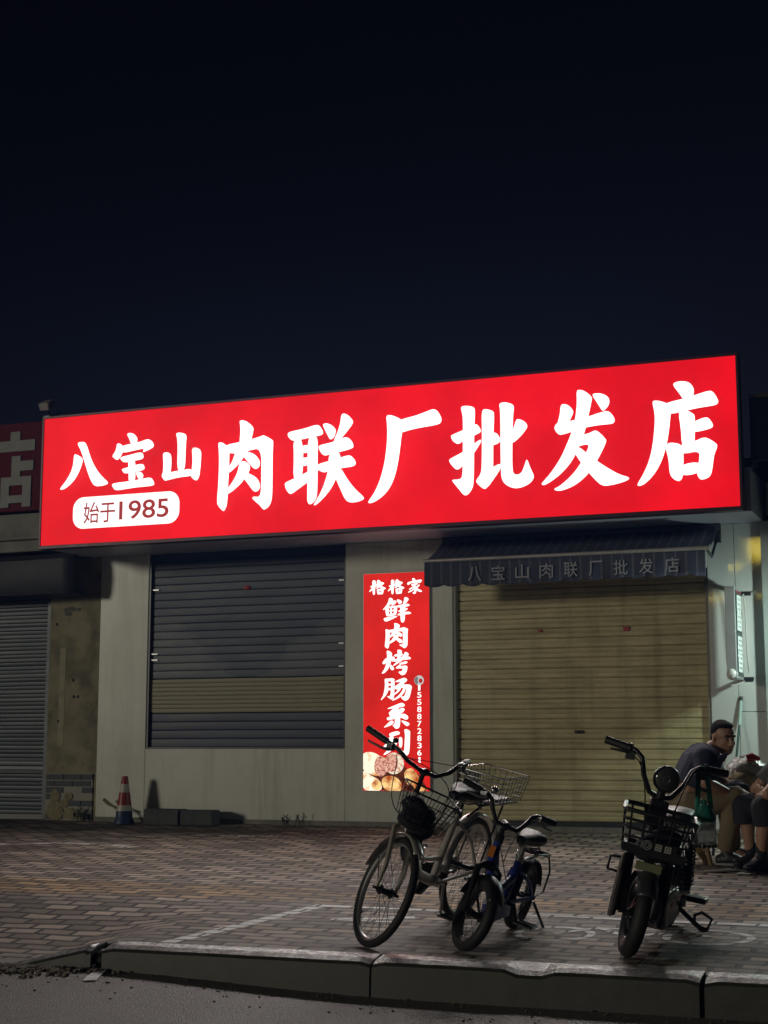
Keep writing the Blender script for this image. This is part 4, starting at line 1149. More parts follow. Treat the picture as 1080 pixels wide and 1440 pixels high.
b = MB(); b.span(.005, .007, -.47, -.19, .332, .342); b.build("trim", mat("red_trim", (.4, .05, .05), .5), fcp, smooth=False)
b = MB(); b.ball((-.045, -.47, -.36), (.05, .05, .055)); b.build("cap", mat("white_cap", (.6, .6, .58), .3), bl)
for z in (.355, -.385):
    b = MB(); b.box((-.04, -.08, z), (.025, .17, .028)); b.box((-.0, -.006, z), (.12, .012, .034)); b.build("bracket", BLACKM, bl, smooth=False, bevel=.002)
b = MB(); b.tube([(.02, -.17, .34), (.03, -.15, .2), (.03, -.13, -.2), (.035, -.08, -.33)], .006); b.tube([(.01, -.2, -.41), (-.04, -.26, -.44), (-.08, -.34, -.45)], .004)
b.build("wire", mat("pale_wire", (.4, .4, .36), .6), bl)
b = MB(); b.tube([(.06, -.012, .365), (.2, -.012, .372), (.6, -.012, .40)], .006); b.build("conduit", STEEL, bl)

# ------------------------------------------------------------------ neighbours
PLAST = mat("peeling_plaster", (0.30, 0.27, 0.17), 0.85, var=0.15, vscale=3, bump=0.4, bscale=14, dirt=(0.085, 0.075, 0.055), dscale=3.4, damt=0.9)
CONC = mat("fascia_concrete", (0.26, 0.26, 0.23), 0.85, var=0.25, vscale=4, bump=0.3, bscale=20)
nb = empty("neighbour_shop", (-10.5, 0.2, 0), label="neglected shop at the left with grey roller shutter and peeling yellow plaster pier", cat="building")
def nbp(mb, name, m, parent=None, **k):
    for i in range(len(mb.v)):
        mb.v[i] = mb.v[i] - V((-10.5, 0.2, 0))
    return mb.build(name, m, parent or nb, **k)
b = MB()
b.span(-9.33, -8.724, 0.012, 0.5, -0.05, 2.75)
nbp(b, "wall", PLAST, smooth=False)
b = MB(); b.span(-13.5, -12.6, 0.012, 0.5, -0.05, 2.75)
nbp(b, "wall", PLAST, smooth=False)
b = MB()
b.span(-13.5, -8.924, -0.28, 0.6, 2.74, 3.14); b.span(-13.5, -8.924, -0.33, 0.6, 2.86, 2.90)
nbp(b, "fascia", CONC, smooth=False, bevel=0.01)
b = MB(); b.span(-13.5, -8.724, 0.5, 6, -0.05, 4.0); nbp(b, "rear_block", DARK, smooth=False)
b = MB(); shutter(b, -12.6, -9.40, 0.05, 2.7, 0.082, 0.14, kind=0); ns = nbp(b, "roller_shutter", GREYM)
b = MB(); b.span(-9.40, -9.33, 0.06, 0.2, 0, 2.7); nbp(b, "guide_rail", GREYM, ns, smooth=False)
b = MB(); b.span(-12.6, -9.4, 0.1, 0.17, -.02, 0.05); nbp(b, "bottom_rail", BLACKM, ns, smooth=False)
b = MB()
b.grid([[(-13.4 + 4.56 * i / 30, yy + .01 * noise.noise(V((i * .3, zz * 4, 0))), zz + .012 * noise.noise(V((i * .25, yy * 4, 5)))) for i in range(31)] for yy, zz in ((0.0, 2.68), (-.26, 2.70), (-.33, 2.64), (-.345, 2.5), (-.33, 2.36), (-.30, 2.29), (-.02, 2.27))])
nbp(b, "rolled_awning", mat("dark_tarpaulin", (0.022, 0.024, 0.034), 0.6, var=.3, bump=.3, bscale=12), solid=.01)
BRICK = mat("painted_grey_brick", (0.07, 0.075, 0.085), 0.7, var=0.25, vscale=20, bump=.2)
MORT = mat("mortar", (0.34, 0.33, 0.28), 0.9)
b = MB(); b.span(-9.31, -8.76, 0.0, 0.014, 0.0, 0.47); bk = nbp(b, "brick_facing", MORT, smooth=False)
b = MB()
for r_ in range(7):
    z0 = 0.47 - (r_ + 1) * 0.066
    for c_ in range(-1, 4):
        x0 = -9.31 + c_ * 0.215 + (0.107 if r_ % 2 else 0)
        a, e_ = max(x0, -9.31), min(x0 + .205, -8.76)
        if e_ - a < .02 or (r_ > 1 and random.random() < .22 + .05 * r_ and c_ < 2):
            continue
        b.span(a, e_, -0.008, 0.002, z0 + .005, z0 + .06)
nbp(b, "bricks", BRICK, bk, smooth=False, bevel=.002)
b = MB()
for cx, cz, rx, rz in ((-9.19, .10, .10, .11), (-9.20, .25, .06, .07), (-9.02, .07, .09, .06), (-8.90, .045, .09, .05), (-9.03, .24, .05, .045), (-9.09, .17, .05, .05)):
    b.face([(cx + rx * math.cos(t_ * .42) * random.uniform(.75, 1.15), -.0095 - .0005 * rx * 10, cz + rz * math.sin(t_ * .42) * random.uniform(.75, 1.1)) for t_ in range(15)])
nbp(b, "bare_render", mat("crumbling_render", (0.27, 0.23, 0.13), .95, var=.3, vscale=14, bump=.8, bscale=30), bk)
b = MB(); b.span(-9.2, -9.13, 0.0095, 0.013, .75, 1.75); nbp(b, "patch", mat("filler_strip", (.36, .33, .22), .9, var=.2), smooth=False)
b = MB()
for x, z in ((-8.97, 1.25), (-9.02, 1.25), (-9.25, 2.0), (-9.03, 1.42), (-9.2, 1.0)):
    b.ball((x, .012, z), (.016, .01, .016), nu=8, nv=5)
nbp(b, "anchor_holes", DARK)
b = MB()
for i in range(9):
    b.ball((-9.05 + random.uniform(-.12, .12), .012, 2.13 + random.uniform(-.04, .03)), (random.uniform(.02, .06), .006, random.uniform(.012, .03)), nu=7, nv=4)
nbp(b, "plaster_loss", mat("grey_undercoat", (.14, .13, .11), .9), smooth=False)

ns2 = empty("neighbour_sign", (-9.45, -0.35, 3.16), label="unlit dark red sign with a grey block character at the far left edge", cat="sign")
b = MB(); b.span(-4.0, 0.22, 0.004, 0.12, 0, 0.93); b.build("panel", mat("unlit_red_sheet", (0.12, 0.007, 0.013), 0.6, var=.15, spec=.1), ns2, smooth=False)
UNL = mat("unlit_letter_acrylic", (0.15, 0.155, 0.145), 0.5, var=.1)
def blk(pts):
    return [[(a, z) for a, z in p] for p in pts]
b = MB()
for i, (x0, x1, z0, z1) in enumerate(((-.36, .105, .63, .745), (-.2, -.08, .745, .84), (-.175, -.065, .30, .58), (-.065, .095, .42, .525), (-.30, .075, .27, .36), (-.30, -.195, .04, .27), (-.03, .075, .04, .27), (-.195, -.03, .085, .165), (-.50, -.36, .10, .745))):
    b.span(x0, x1, -0.006 - .0006 * i, 0.003, z0, z1)
b.build("character", UNL, ns2, smooth=False)

rn = empty("right_neighbour_shop", (0.5, 0.2, 0), label="dark neighbouring shop front with grey pier at the right edge", cat="building")
GP = mat("grey_green_pier", (0.24, 0.27, 0.25), 0.5, var=.1, vscale=2)
b = MB(); b.span(-2.515, -2.2, -0.29, 0.3, -0.1, 2.678)
b.build("pier", GP, rn, smooth=False, bevel=.006)
b = MB(); b.span(-2.44, 4, -.40, .3, 2.72, 3.0); b.build("ledge", CONC, rn, smooth=False, bevel=.01)
b = MB(); b.span(-2.52, 4, -.62, -.5, 3.16, 3.70); b.build("dark_panel", mat("dark_blue_panel", (.03, .05, .07), .4), rn, smooth=False)
b = MB(); b.span(-2.52, 4, -.64, -.6, 3.70, 3.73); b.build("top_rail", STEEL, rn, smooth=False)
b = MB(); b.span(-1.95, 4, .1, .25, 0, 2.7); b.build("shopfront", mat("shopfront_grey", (.2, .21, .2), .5), rn, smooth=False)
b = MB(); b.span(-1.5, 4, .3, 6, 0, 3.4); b.build("rear_block", DARK, rn, smooth=False)
# ------------------------------------------------------------------ two-wheelers
RUB = mat("tyre_rubber", (0.02, 0.02, 0.021), 0.62, var=0.25, vscale=30, bump=0.15, bscale=90)
CHROME = mat("chrome", (0.6, 0.6, 0.6), 0.22, metal=0.95, var=.1)
ALLOY = mat("alloy_rim", (0.5, 0.5, 0.5), 0.35, metal=0.8, var=.1)
PLASB = mat("black_plastic", (0.02, 0.021, 0.025), 0.38, var=.2, vscale=30)
VINYL = mat("black_vinyl", (0.014, 0.016, 0.022), 0.5, spec=.3, var=.2, vscale=12, bump=.1, bscale=60)
GRIP = mat("rubber_grip", (0.02, 0.02, 0.024), 0.55, bump=.2, bscale=200)
CHAMP = mat("silver_frame_paint", (0.58, 0.55, 0.50), 0.32, metal=.25, var=.08)
FENDM = mat("pale_fender", (0.6, 0.58, 0.55), 0.3, metal=.3, var=.08)
CLOTHB = mat("black_cloth", (0.016, 0.016, 0.024), 0.85, bump=.4, bscale=25)
BLUE = mat("blue_frame_paint", (0.025, 0.045, 0.26), 0.3, var=.15)
ORANGE = mat("orange_reflector", (0.55, 0.16, 0.02), 0.3)
CABLE = mat("brake_cable", (0.014, 0.014, 0.016), 0.5)

def vehicle(name, x, y, psi, lean, **k):
    f = V((math.cos(psi), math.sin(psi), 0.04 * math.sin(psi))).normalized()
    n = V((0, -0.04, 1)).normalized()
    n = (n - f * n.dot(f)).normalized()
    l = n.cross(f)
    u = n * math.cos(lean) + l * math.sin(lean)
    l2 = l * math.cos(lean) - n * math.sin(lean)
    o = empty(name, **k)
    o.matrix_world = Matrix.Translation((x, y, 0.04 * y + 0.002)) @ Matrix((f, l2, u)).transposed().to_4x4()
    return o

class Steer:
    def __init__(s, a0, head, ang):
        s.a0 = V(a0)
        s.ad = V((-math.cos(head), 0, math.sin(head)))
        s.q = Matrix.Rotation(ang, 3, s.ad)

    def __call__(s, p):
        return s.a0 + s.q @ (V(p) - s.a0)

    def d(s, v):
        return s.q @ V(v)

def ident(p):
    return V(p)

def wheel(par, c, rad, tr, S=None, n=28, rim=ALLOY, label=None, hubw=.05, rimw=.012):
    P_ = S if S else ident
    D = S.d if S else ident
    c = V(c)
    ax, fx, uz = D((0, 1, 0)), D((1, 0, 0)), None
    cc = P_(c)
    uz = ax.cross(fx) * -1
    rr = rad - tr * 1.75
    b = MB(); b.ring(cc, ax, rr, rimw, 56, 8, 1.1)
    wv = b.build("wheel", rim, par)
    b = MB(); b.ring(cc, ax, rad - tr, tr, 64, 12, 1.0)
    b.build("tyre", RUB, wv)
    b = MB()
    for i in range(n):
        a = 2 * math.pi * i / n
        sgn = 1 if i % 2 else -1
        k = a + (0.32 if (i // 2) % 2 else -0.32)
        p0 = cc + ax * (sgn * hubw * .6) + (fx * math.cos(k) + uz * math.sin(k)) * .022
        p1 = cc + (fx * math.cos(a) + uz * math.sin(a)) * rr
        b.tube([p0, p1], .0013, 4)
    b.build("spokes", CHROME, wv)
    b = MB(); b.cyl(cc - ax * hubw, cc + ax * hubw, .017); b.cyl(cc - ax * hubw * .7, cc - ax * hubw * .55, .026); b.cyl(cc + ax * hubw * .55, cc + ax * hubw * .7, .026)
    b.cyl(cc - ax * (hubw + .025), cc + ax * (hubw + .025), .008)
    b.build("hub", BLACKM, wv)
    b = MB()
    va = cc + (fx * math.cos(-2.2) + uz * math.sin(-2.2)) * (rr - .006)
    b.cyl(va, va + (cc - va).normalized() * .035, .004); b.build("valve", BLACKM, wv)
    return wv

def fender(name, par, c, rad, wid, a0, a1, m, S=None, drop=.012, n=26):
    P_ = S if S else ident
    c = V(c)
    rows = []
    for i in range(n + 1):
        a = R(a0 + (a1 - a0) * i / n)
        row = []
        for k in range(7):
            t = -1 + k / 3
            rr = rad - drop * t * t
            row.append(P_(c + V((rr * math.cos(a), wid / 2 * t, rr * math.sin(a)))))
        rows.append(row)
    b = MB(); b.grid(rows)
    return b.build(name, m, par, solid=.002)

def arc3(p, q, bulge, n=14):
    p, q, bulge = V(p), V(q), V(bulge)
    return [p.lerp(q, t) + bulge * (4 * t * (1 - t)) for t in [i / n for i in range(n + 1)]]

def bez(a, b_, c, d, n=16):
    a, b_, c, d = V(a), V(b_), V(c), V(d)
    return [a * (1 - t) ** 3 + b_ * (3 * t * (1 - t) ** 2) + c * (3 * t * t * (1 - t)) + d * t ** 3 for t in [i / n for i in range(n + 1)]]

def loft(mb, secs, n=14):
    """secs: list of (centre, half width y, half height z)"""
    rows = []
    for c, hw, hh in secs:
        c = V(c)
        rows.append([c + V((0, hw * math.copysign(abs(math.cos(a)) ** .8, math.cos(a)), hh * math.sin(a))) for a in [2 * math.pi * k / n for k in range(n + 1)]])
    mb.grid(rows)
    mb.face([rows[0][k] for k in range(n)])
    mb.face([rows[-1][k] for k in range(n - 1, -1, -1)])

def saddle(par, c, L_, w_, m, tilt=0.0):
    c = V(c)
    b = MB()
    T = Matrix.Rotation(tilt, 3, 'Y')
    secs = []
    for t, hw, hh, dz in ((-.5, .05, .02, .006), (-.46, .40, .034, .008), (-.32, .5, .042, .012), (-.12, .42, .036, .004), (.1, .24, .03, 0), (.3, .17, .027, 0), (.45, .14, .026, -.006), (.5, .05, .015, -.012)):
        secs.append((c + T @ V((t * L_, 0, dz)), hw * w_, hh))
    loft(b, secs)
    s_ = b.build("saddle", m, par)
    b = MB()
    for sg in (-1, 1):
        b.tube([c + T @ V((-.36 * L_, sg * .3 * w_, -.03)), c + T @ V((-.1 * L_, sg * .1 * w_, -.055)), c + T @ V((.36 * L_, sg * .05 * w_, -.025))], .005, 6)
        pts = [c + T @ V((-.34 * L_ + .014 * math.cos(k), sg * .27 * w_ + .014 * math.sin(k), -.03 - .004 * k)) for k in [j * .5 for j in range(24)]]
        b.tube(pts, .0035, 5)
    b.build("springs", CHROME, s_)
    return s_

def pedal(par, c, name="pedal", block=False):
    c = V(c)
    b = MB()
    if block:
        b.box(c, (.085, .10, .028))
        o_ = b.build(name, PLASB, par, smooth=False, bevel=.006)
    else:
        q_ = [(-.04, -.05), (.04, -.05), (.045, .05), (-.045, .05)]
        b.tube([c + V((x, y, 0)) for x, y in q_], .007, 6, closed=True)
        b.cyl(c + V((0, -.05, 0)), c + V((0, .05, 0)), .008)
        o_ = b.build(name, PLASB, par)
    return o_

def brake_lever(b, P_, base, tip, knob=True):
    b.tube([P_(base), P_(V(base).lerp(V(tip), .35) + V((.012, 0, -.004))), P_(tip)], [.009, .007, .006], 6, flat=.7)

def wire_basket(name, par, P_, x0, x1, hw0, hw1, z0, z1, m, nx=7, ny=6, nz=4, rim=.005, wr=.0022, skew=0.0):
    """open-topped wire basket; hw0 half width at the bottom, hw1 at the top"""
    b = MB()
    def loop(t):
        hw = hw0 + (hw1 - hw0) * t
        g_ = (x1 - x0) * .07 * t
        z = z0 + (z1 - z0) * t
        return [V((x0 - g_, -hw, z)), V((x1 + g_, -hw, z)), V((x1 + g_, hw, z)), V((x0 - g_, hw, z))]
    for i in range(nz + 1):
        t = i / nz
        lp = loop(t)
        rnd = []
        for k in range(4):
            a, c_, e = lp[k], lp[(k + 1) % 4], lp[k - 1]
            rnd += [a + (e - a).normalized() * .025, a + (c_ - a).normalized() * .004 + (e - a).normalized() * .004, a + (c_ - a).normalized() * .025]
        b.tube([P_(p) for p in rnd], rim if i == nz else wr, 6, closed=True)
    lo, hi = loop(0), loop(1)
    for k in range(4):
        nseg = nx if k % 2 == 0 else ny
        for j in range(nseg + 1):
            t = j / nseg
            b.tube([P_(lo[k].lerp(lo[(k + 1) % 4], t)), P_(hi[k].lerp(hi[(k + 1) % 4], t))], wr, 4)
    for j in range(1, nx):
        t = j / nx
        b.tube([P_(lo[0].lerp(lo[1], t)), P_(lo[3].lerp(lo[2], t))], wr, 4)
    for j in range(1, ny):
        t = j / ny
        b.tube([P_(lo[0].lerp(lo[3], t)), P_(lo[1].lerp(lo[2], t))], wr, 4)
    return b.build(name, m, par)

# ---- white city bicycle
HEAD = R(70)
wb = vehicle("bicycle", -2.966, -5.388, R(-97), R(13.3), label="silver step-through city bicycle with wire baskets parked before the red poster", cat="bicycle", group="bicycles parked on the pavers")
RW, LW = 0.285, 1.0
S = Steer((LW - .05, 0, RW), HEAD, R(52))
a0, ad = S.a0, S.ad
wheel(wb, (LW, 0, RW), RW, .021, S, 32)
wheel(wb, (0, 0, RW), RW, .021, None, 32, hubw=.06)
cr_ = a0 + ad * .335                       # crown
b = MB()
for sg in (-1, 1):
    b.tube([S(cr_ + V((0, sg * .02, .0))), S(cr_ + V((.01, sg * .05, -.03))), S(V((LW - .03, sg * .054, RW + .12))), S(V((LW, sg * .055, RW)))], [.014, .017, .014, .009], 8, flat=.75)
b.cyl(S(cr_ - V((0, .03, .0))), S(cr_ + V((0, .03, 0))), .018)
b.build("fork", CHAMP, wb)
fender("fender", wb, (LW, 0, RW), RW + .022, .062, 62, 178, FENDM, S)
b = MB()
for sg in (-1, 1):
    b.tube([S(V((LW, sg * .05, RW))), S(V((LW - (RW + .02) * .86, sg * .03, RW + (RW + .02) * .5)))], .003, 5)
b.build("fender_stay", CHROME, wb)
ht0, ht1 = a0 + ad * .36, a0 + ad * .50
b = MB()
b.cyl(ht0, ht1, .021, n=14)
bbk = V((.40, 0, .255))
b.tube([ht0 + V((-.01, 0, .02)), V((.72, 0, .42)), V((.58, 0, .31)), bbk], [.026, .030, .030, .028], 12, flat=.75)
b.tube([ht1 - V((.01, 0, .02)), V((.72, 0, .52)), V((.60, 0, .40)), V((.36, 0, .37))], [.013, .013, .013, .013], 10)
st1 = V((.235, 0, .60))
b.tube([bbk, V((.36, 0, .37)), st1], [.022, .019, .018], 10)
b.cyl(bbk - V((0, .04, 0)), bbk + V((0, .04, 0)), .026)
for sg in (-1, 1):
    b.tube([bbk + V((-.03, sg * .03, 0)), V((.2, sg * .05, .27)), V((.0, sg * .062, RW))], .010, 8)
    b.tube([st1 + V((.01, sg * .015, -.03)), V((.1, sg * .045, .46)), V((0, sg * .062, RW))], .009, 8)
b.build("frame", CHAMP, wb)
b = MB()
b.face([V((.74, .034, .43)) + V((.03 * math.cos(R(t)) , 0, .035 * math.sin(R(t)))) for t in range(0, 360, 30)])
em = b.build("emblem", mat("pink_emblem", (.42, .33, .32), .5), wb, smooth=False, solid=.003)
b = MB(); b.ring((.74, .037, .433), (0, 1, 0), .014, .003, 20, 5); b.tube([(.735, .037, .424), (.725, .037, .41)], .003, 5); b.build("mark", BLACKM, em)
fender("rear_fender", wb, (0, 0, RW), RW + .028, .066, 2, 205, FENDM, None)
b = MB(); b.cyl(st1 - V((.0, 0, .06)), st1 + V((-.028, 0, .07)), .013); b.cyl(st1 - V((.004, 0, .01)), st1 + V((-.006, 0, .025)), .022); b.build("seat_post", BLACKM, wb)
saddle(wb, (.205, 0, .715), .27, .24, VINYL, R(-3))
# handlebar, grips, levers
cl = a0 + ad * .61
b = MB()
b.tube([a0 + ad * .49, a0 + ad * .61], [.0125, .0125], 10)
b.tube([S(cl - V((.02, 0, 0))), S(cl + V((.03, 0, .015)))], .02, 10)
def rs_(sg):
    return .055 if sg < 0 else .115
def hb(sg):
    return [cl + V((.03, 0, .012)), cl + V((.04, sg * .05, .015)), cl + V((.02, sg * .12, .5 * rs_(sg))), cl + V((-.015, sg * .165, .9 * rs_(sg))), cl + V((-.06, sg * .20, rs_(sg))), cl + V((-.20, sg * .295, rs_(sg)))]
SB = Steer(a0, HEAD, R(52))
for sg in (-1, 1):
    b.tube([SB(p) for p in hb(sg)], .0115, 10)
hbar = b.build("handlebar", BLACKM, wb)
for sg in (-1, 1):
    p = hb(sg)
    b = MB(); b.tube([SB(p[4].lerp(p[5], .22)), SB(p[4].lerp(p[5], .3)), SB(p[5] + V((-.01, sg * .005, 0)))], [.0165, .0175, .0175], 12); b.build("grip", GRIP, hbar)
    b = MB()
    base = p[4].lerp(p[5], .05)
    b.box(SB(base + V((.01, 0, -.012))), (.04, .03, .035))
    brake_lever(b, SB, base + V((.03, sg * .01, -.025)), p[4].lerp(p[5], .85) + V((.045, sg * .02, -.045)))
    b.build("brake_lever", BLACKM, hbar)
b = MB(); b.ball(SB(hb(-1)[4] + V((.01, 0, .03))), (.016, .016, .014)); b.cyl(SB(hb(-1)[4]), SB(hb(-1)[4] + V((.0, .0, .03))), .006); b.build("bell", BLACKM, hbar)
b = MB()
b.tube(bez(SB(hb(-1)[4] + V((.05, .02, -.02))), SB(hb(-1)[3] + V((.16, .10, .02))), SB(cl + V((.2, .20, .08))), S(a0 + ad * .42 + V((.05, .10, 0)))), .0025, 5)
b.tube(bez(SB(hb(1)[4] + V((.05, -.02, -.02))), SB(hb(1)[3] + V((.2, -.02, -.16))), SB(cl + V((.2, .12, -.30))), S(cr_ + V((.04, .02, .02)))), .0025, 5)
b.tube(bez(SB(hb(-1)[4] + V((.05, .02, -.03))), SB(cl + V((.16, -.20, .02))), SB(cl + V((.14, -.22, -.2))), S(cr_ + V((.03, -.03, .03)))), .0025, 5)
b.tube(bez(SB(hb(1)[4] + V((.02, -.02, -.01))), SB(cl + V((.22, .14, .16))), SB(cl + V((.2, -.1, .1))), SB(hb(-1)[4] + V((.05, .05, -.03)))), .0022, 5)
b.build("brake_cables", CABLE, wb)
# front basket with a black cloth bag slumped in it
wire_basket("front_basket", wb, S, cr_.x + .03, cr_.x + .215, .095, .135, .655, .815, BLACKM, 5, 6, 4)
b = MB()
for c_, r_ in (((.93, .0, .69), (.08, .09, .06)), ((.95, -.02, .66), (.085, .095, .05)), ((.88, .06, .63), (.07, .08, .07)), ((.84, .075, .56), (.05, .05, .10)), ((.83, .085, .49), (.045, .045, .08)), ((.90, -.04, .72), (.05, .07, .05))):
    b.ball(S(c_), r_)
fb = tag(b.build("cloth_bag", CLOTHB, None, remesh=.01), "black cloth bag slumped in the front basket of the silver bicycle", "bag")
fb.matrix_world = wb.matrix_world.copy()
# rack and rear basket
b = MB()
for sg in (-1, 1):
    b.tube([(.21, sg * .045, .60), (.1, sg * .065, .655), (-.28, sg * .065, .655)], .006, 6)
    b.tube([(-.2, sg * .065, .655), (0, sg * .07, RW)], .006, 6)
for k in range(5):
    b.tube([(.08 - .085 * k, -.065, .655), (.08 - .085 * k, .065, .655)], .005, 6)
rk = b.build("rear_rack", BLACKM, wb)
b = MB(); b.box((-.08, 0, .672), (.34, .15, .02)); b.build("rack_pad", PLASB, rk, bevel=.006, smooth=False)
wire_basket("rear_basket", wb, ident, -.29, .02, .12, .145, .665, .82, CHROME, 8, 8, 5, .0045)
b = MB(); b.box((.028, -.055, .765), (.012, .085, .10)); b.build("basket_tag", PLASB, wb, smooth=False, bevel=.004)
# chain case, cranks, pedals, stand
b = MB()
b.prism([(.40 + .085 * math.cos(R(t)), -.052, .255 + .085 * math.sin(R(t))) for t in range(70, 291, 20)][::-1] + [(.0, -.052, .255), (.0, -.052, .33)], (0, -.012, 0))
b.build("chain_case", PLASB, wb, smooth=False, fix=True, bevel=.004)
b = MB(); b.tube([bbk + V((0, -.07, 0)), bbk + V((.02, -.075, .165))], .009); b.tube([bbk + V((0, .07, 0)), bbk + V((-.02, .075, -.16))], .009); b.cyl(bbk - V((0, .075, 0)), bbk + V((0, .075, 0)), .008)
crk = b.build("crank", ALLOY, wb)
pedal(crk, bbk + V((.02, -.13, .165))); pedal(crk, bbk + V((-.02, .13, -.16)))
b = MB(); b.tube([(.02, .07, RW - .02), (.03, .16, .02), (.05, .165, .004)], .008); b.build("kickstand", BLACKM, wb)
b = MB(); b.cyl((0, -.065, RW), (0, -.085, RW), .045, n=18); b.ring((.0, -.07, RW), (0, 1, 0), .05, .004); b.tube([(.0, -.08, RW), (.05, -.09, RW - .06), (.03, -.085, RW - .12)], .008); b.build("gear_cluster", BLACKM, wb)
b = MB(); b.box((-.315, 0, .40), (.012, .05, .035)); b.build("tail_reflector", mat("red_reflector", (.4, .02, .02), .25), wb, smooth=False, bevel=.004)

# ---- small blue bicycle
bb = vehicle("bicycle", -2.560, -5.650, R(-92), R(16), label="small blue folding style bicycle with fat tyres and low frame beside the electric moped side of the pair", cat="bicycle", group="bicycles parked on the pavers")
bb["label"] = "small blue bicycle with fat little wheels, standing in front of the silver one"
RW, LW = 0.185, 0.74
S = Steer((LW - .03, 0, RW), HEAD, R(43))
a0, ad = S.a0, S.ad
wheel(bb, (LW, 0, RW), RW, .029, S, 20, BLACKM, rimw=.016)
wheel(bb, (0, 0, RW), RW, .029, None, 20, BLACKM, hubw=.055, rimw=.016)
cr_ = a0 + ad * .235
b = MB()
for sg in (-1, 1):
    b.tube([S(cr_ + V((0, sg * .02, .01))), S(cr_ + V((.015, sg * .06, -.02))), S(V((LW, sg * .062, RW)))], [.016, .018, .012], 8)
b.cyl(S(cr_ - V((0, .03, .0))), S(cr_ + V((0, .03, 0))), .02)
b.build("fork", BLACKM, bb)
fender("fender", bb, (LW, 0, RW), RW + .02, .085, 40, 172, PLASB, S, .018)
fender("rear_fender", bb, (0, 0, RW), RW + .02, .085, 15, 170, PLASB, None, .018)
ht0, ht1 = a0 + ad * .26, a0 + ad * .37
bbk = V((.30, 0, .185))
b = MB()
b.cyl(ht0, ht1, .022)
b.tube([ht0 + V((-.005, 0, .05)), V((.53, 0, .30)), V((.44, 0, .21)), V((.36, 0, .195)), bbk], [.028, .034, .036, .034, .03], 12)
b.tube([V((.46, 0, .235)), V((.33, 0, .27)), V((.20, 0, .30))], [.02, .022, .022], 10)
b.tube([bbk, V((.225, 0, .27)), V((.165, 0, .40))], [.026, .022, .02], 10)
b.box((.36, 0, .15), (.24, .075, .075))
for sg in (-1, 1):
    b.tube([bbk + V((-.02, sg * .03, 0)), V((0, sg * .062, RW))], .011, 8)
    b.tube([V((.19, sg * .02, .34)), V((.1, sg * .06, .28)), V((0, sg * .062, RW))], .010, 8)
b.build("frame", BLUE, bb)
b = MB(); b.box(ht0 + V((.03, .0, .055)), (.006, .03, .055), Matrix.Rotation(R(-20), 3, 'Y')); b.build("reflector", ORANGE, bb, smooth=False)
cl = a0 + ad * .455
b = MB()
b.tube([a0 + ad * .36, cl], .014, 10); b.cyl(a0 + ad * .36, a0 + ad * .40, .023)
b.tube([S(cl - V((.02, 0, 0))), S(cl + V((.035, 0, .0)))], .02, 10)
SB = Steer(a0, HEAD, R(43))
def hb2(sg):
    return [cl + V((.03, 0, 0)), cl + V((.03, sg * .06, .0)), cl + V((.01, sg * .095, .04)), cl + V((-.01, sg * .12, .085)), cl + V((-.03, sg * .15, .10)), cl + V((-.07, sg * .265, .10))]
for sg in (-1, 1):
    b.tube([SB(p) for p in hb2(sg)], .0115, 10)
hbar = b.build("handlebar", BLACKM, bb)
for sg in (-1, 1):
    p = hb2(sg)
    b = MB(); b.tube([SB(p[4].lerp(p[5], .25)), SB(p[5] + V((-.005, sg * .01, 0)))], .017, 12); b.build("grip", GRIP, hbar)
    b = MB(); base = p[4].lerp(p[5], .12); b.box(SB(base + V((.01, 0, -.012))), (.03, .03, .03)); brake_lever(b, SB, base + V((.03, 0, -.02)), p[4].lerp(p[5], .9) + V((.045, 0, -.035))); b.build("brake_lever", ALLOY, hbar)
b = MB(); b.ball(SB(hb2(-1)[4] + V((.02, .02, .03))), (.022, .022, .02)); b.build("bell", CHROME, hbar)
b = MB()
b.tube(bez(SB(hb2(1)[4] + V((.04, 0, -.02))), SB(cl + V((.16, .12, .12))), SB(cl + V((.14, -.02, .12))), S(cr_ + V((.05, .03, .06)))), .0025, 5)
b.tube(bez(SB(hb2(-1)[4] + V((.04, 0, -.02))), SB(cl + V((.16, -.1, .0))), SB(cl + V((.1, .08, -.2))), V((.42, .06, .26))), .0025, 5)
b.build("brake_cables", CABLE, bb)
b = MB(); b.cyl((.168, 0, .38), (.145, 0, .47), .014); b.cyl((.172, 0, .375), (.165, 0, .405), .023); b.build("seat_post", ALLOY, bb)
saddle(bb, (.12, 0, .495), .24, .17, mat("grey_green_vinyl", (.03, .042, .042), .45, spec=.35), R(-6))
b = MB()
for sg in (-1, 1):
    b.tube([(.14, sg * .03, .40), (.02, sg * .055, .415), (-.17, sg * .055, .40), (-.225, sg * .04, .37), (-.23, sg * .06, .30), (-.16, sg * .07, .20), (0, sg * .066, RW)], .0055, 6)
for k in range(4):
    b.tube([(.02 - .055 * k, -.055, .414 - .003 * k), (.02 - .055 * k, .055, .414 - .003 * k)], .005, 6)
b.tube([(-.225, -.04, .37), (-.235, 0, .372), (-.225, .04, .37)], .0055, 6)
b.build("rear_rack", BLACKM, bb)
b = MB(); b.cyl(bbk + V((0, -.05, 0)), bbk + V((0, -.062, 0)), .06, n=24); b.tube([bbk + V((0, -.07, 0)), bbk + V((.08, -.078, .075))], .009); b.tube([bbk + V((0, .07, 0)), bbk + V((-.07, .078, -.09))], .009); b.cyl(bbk - V((0, .075, 0)), bbk + V((0, .075, 0)), .009)
crk = b.build("crank", BLACKM, bb)
pedal(crk, bbk + V((.08, -.13, .075))); pedal(crk, bbk + V((-.07, .13, -.09)))
b = MB(); b.tube([(-.02, .07, RW - .02), (-.07, .15, .03), (-.085, .185, -.03)], .0075); b.build("kickstand", BLACKM, bb)

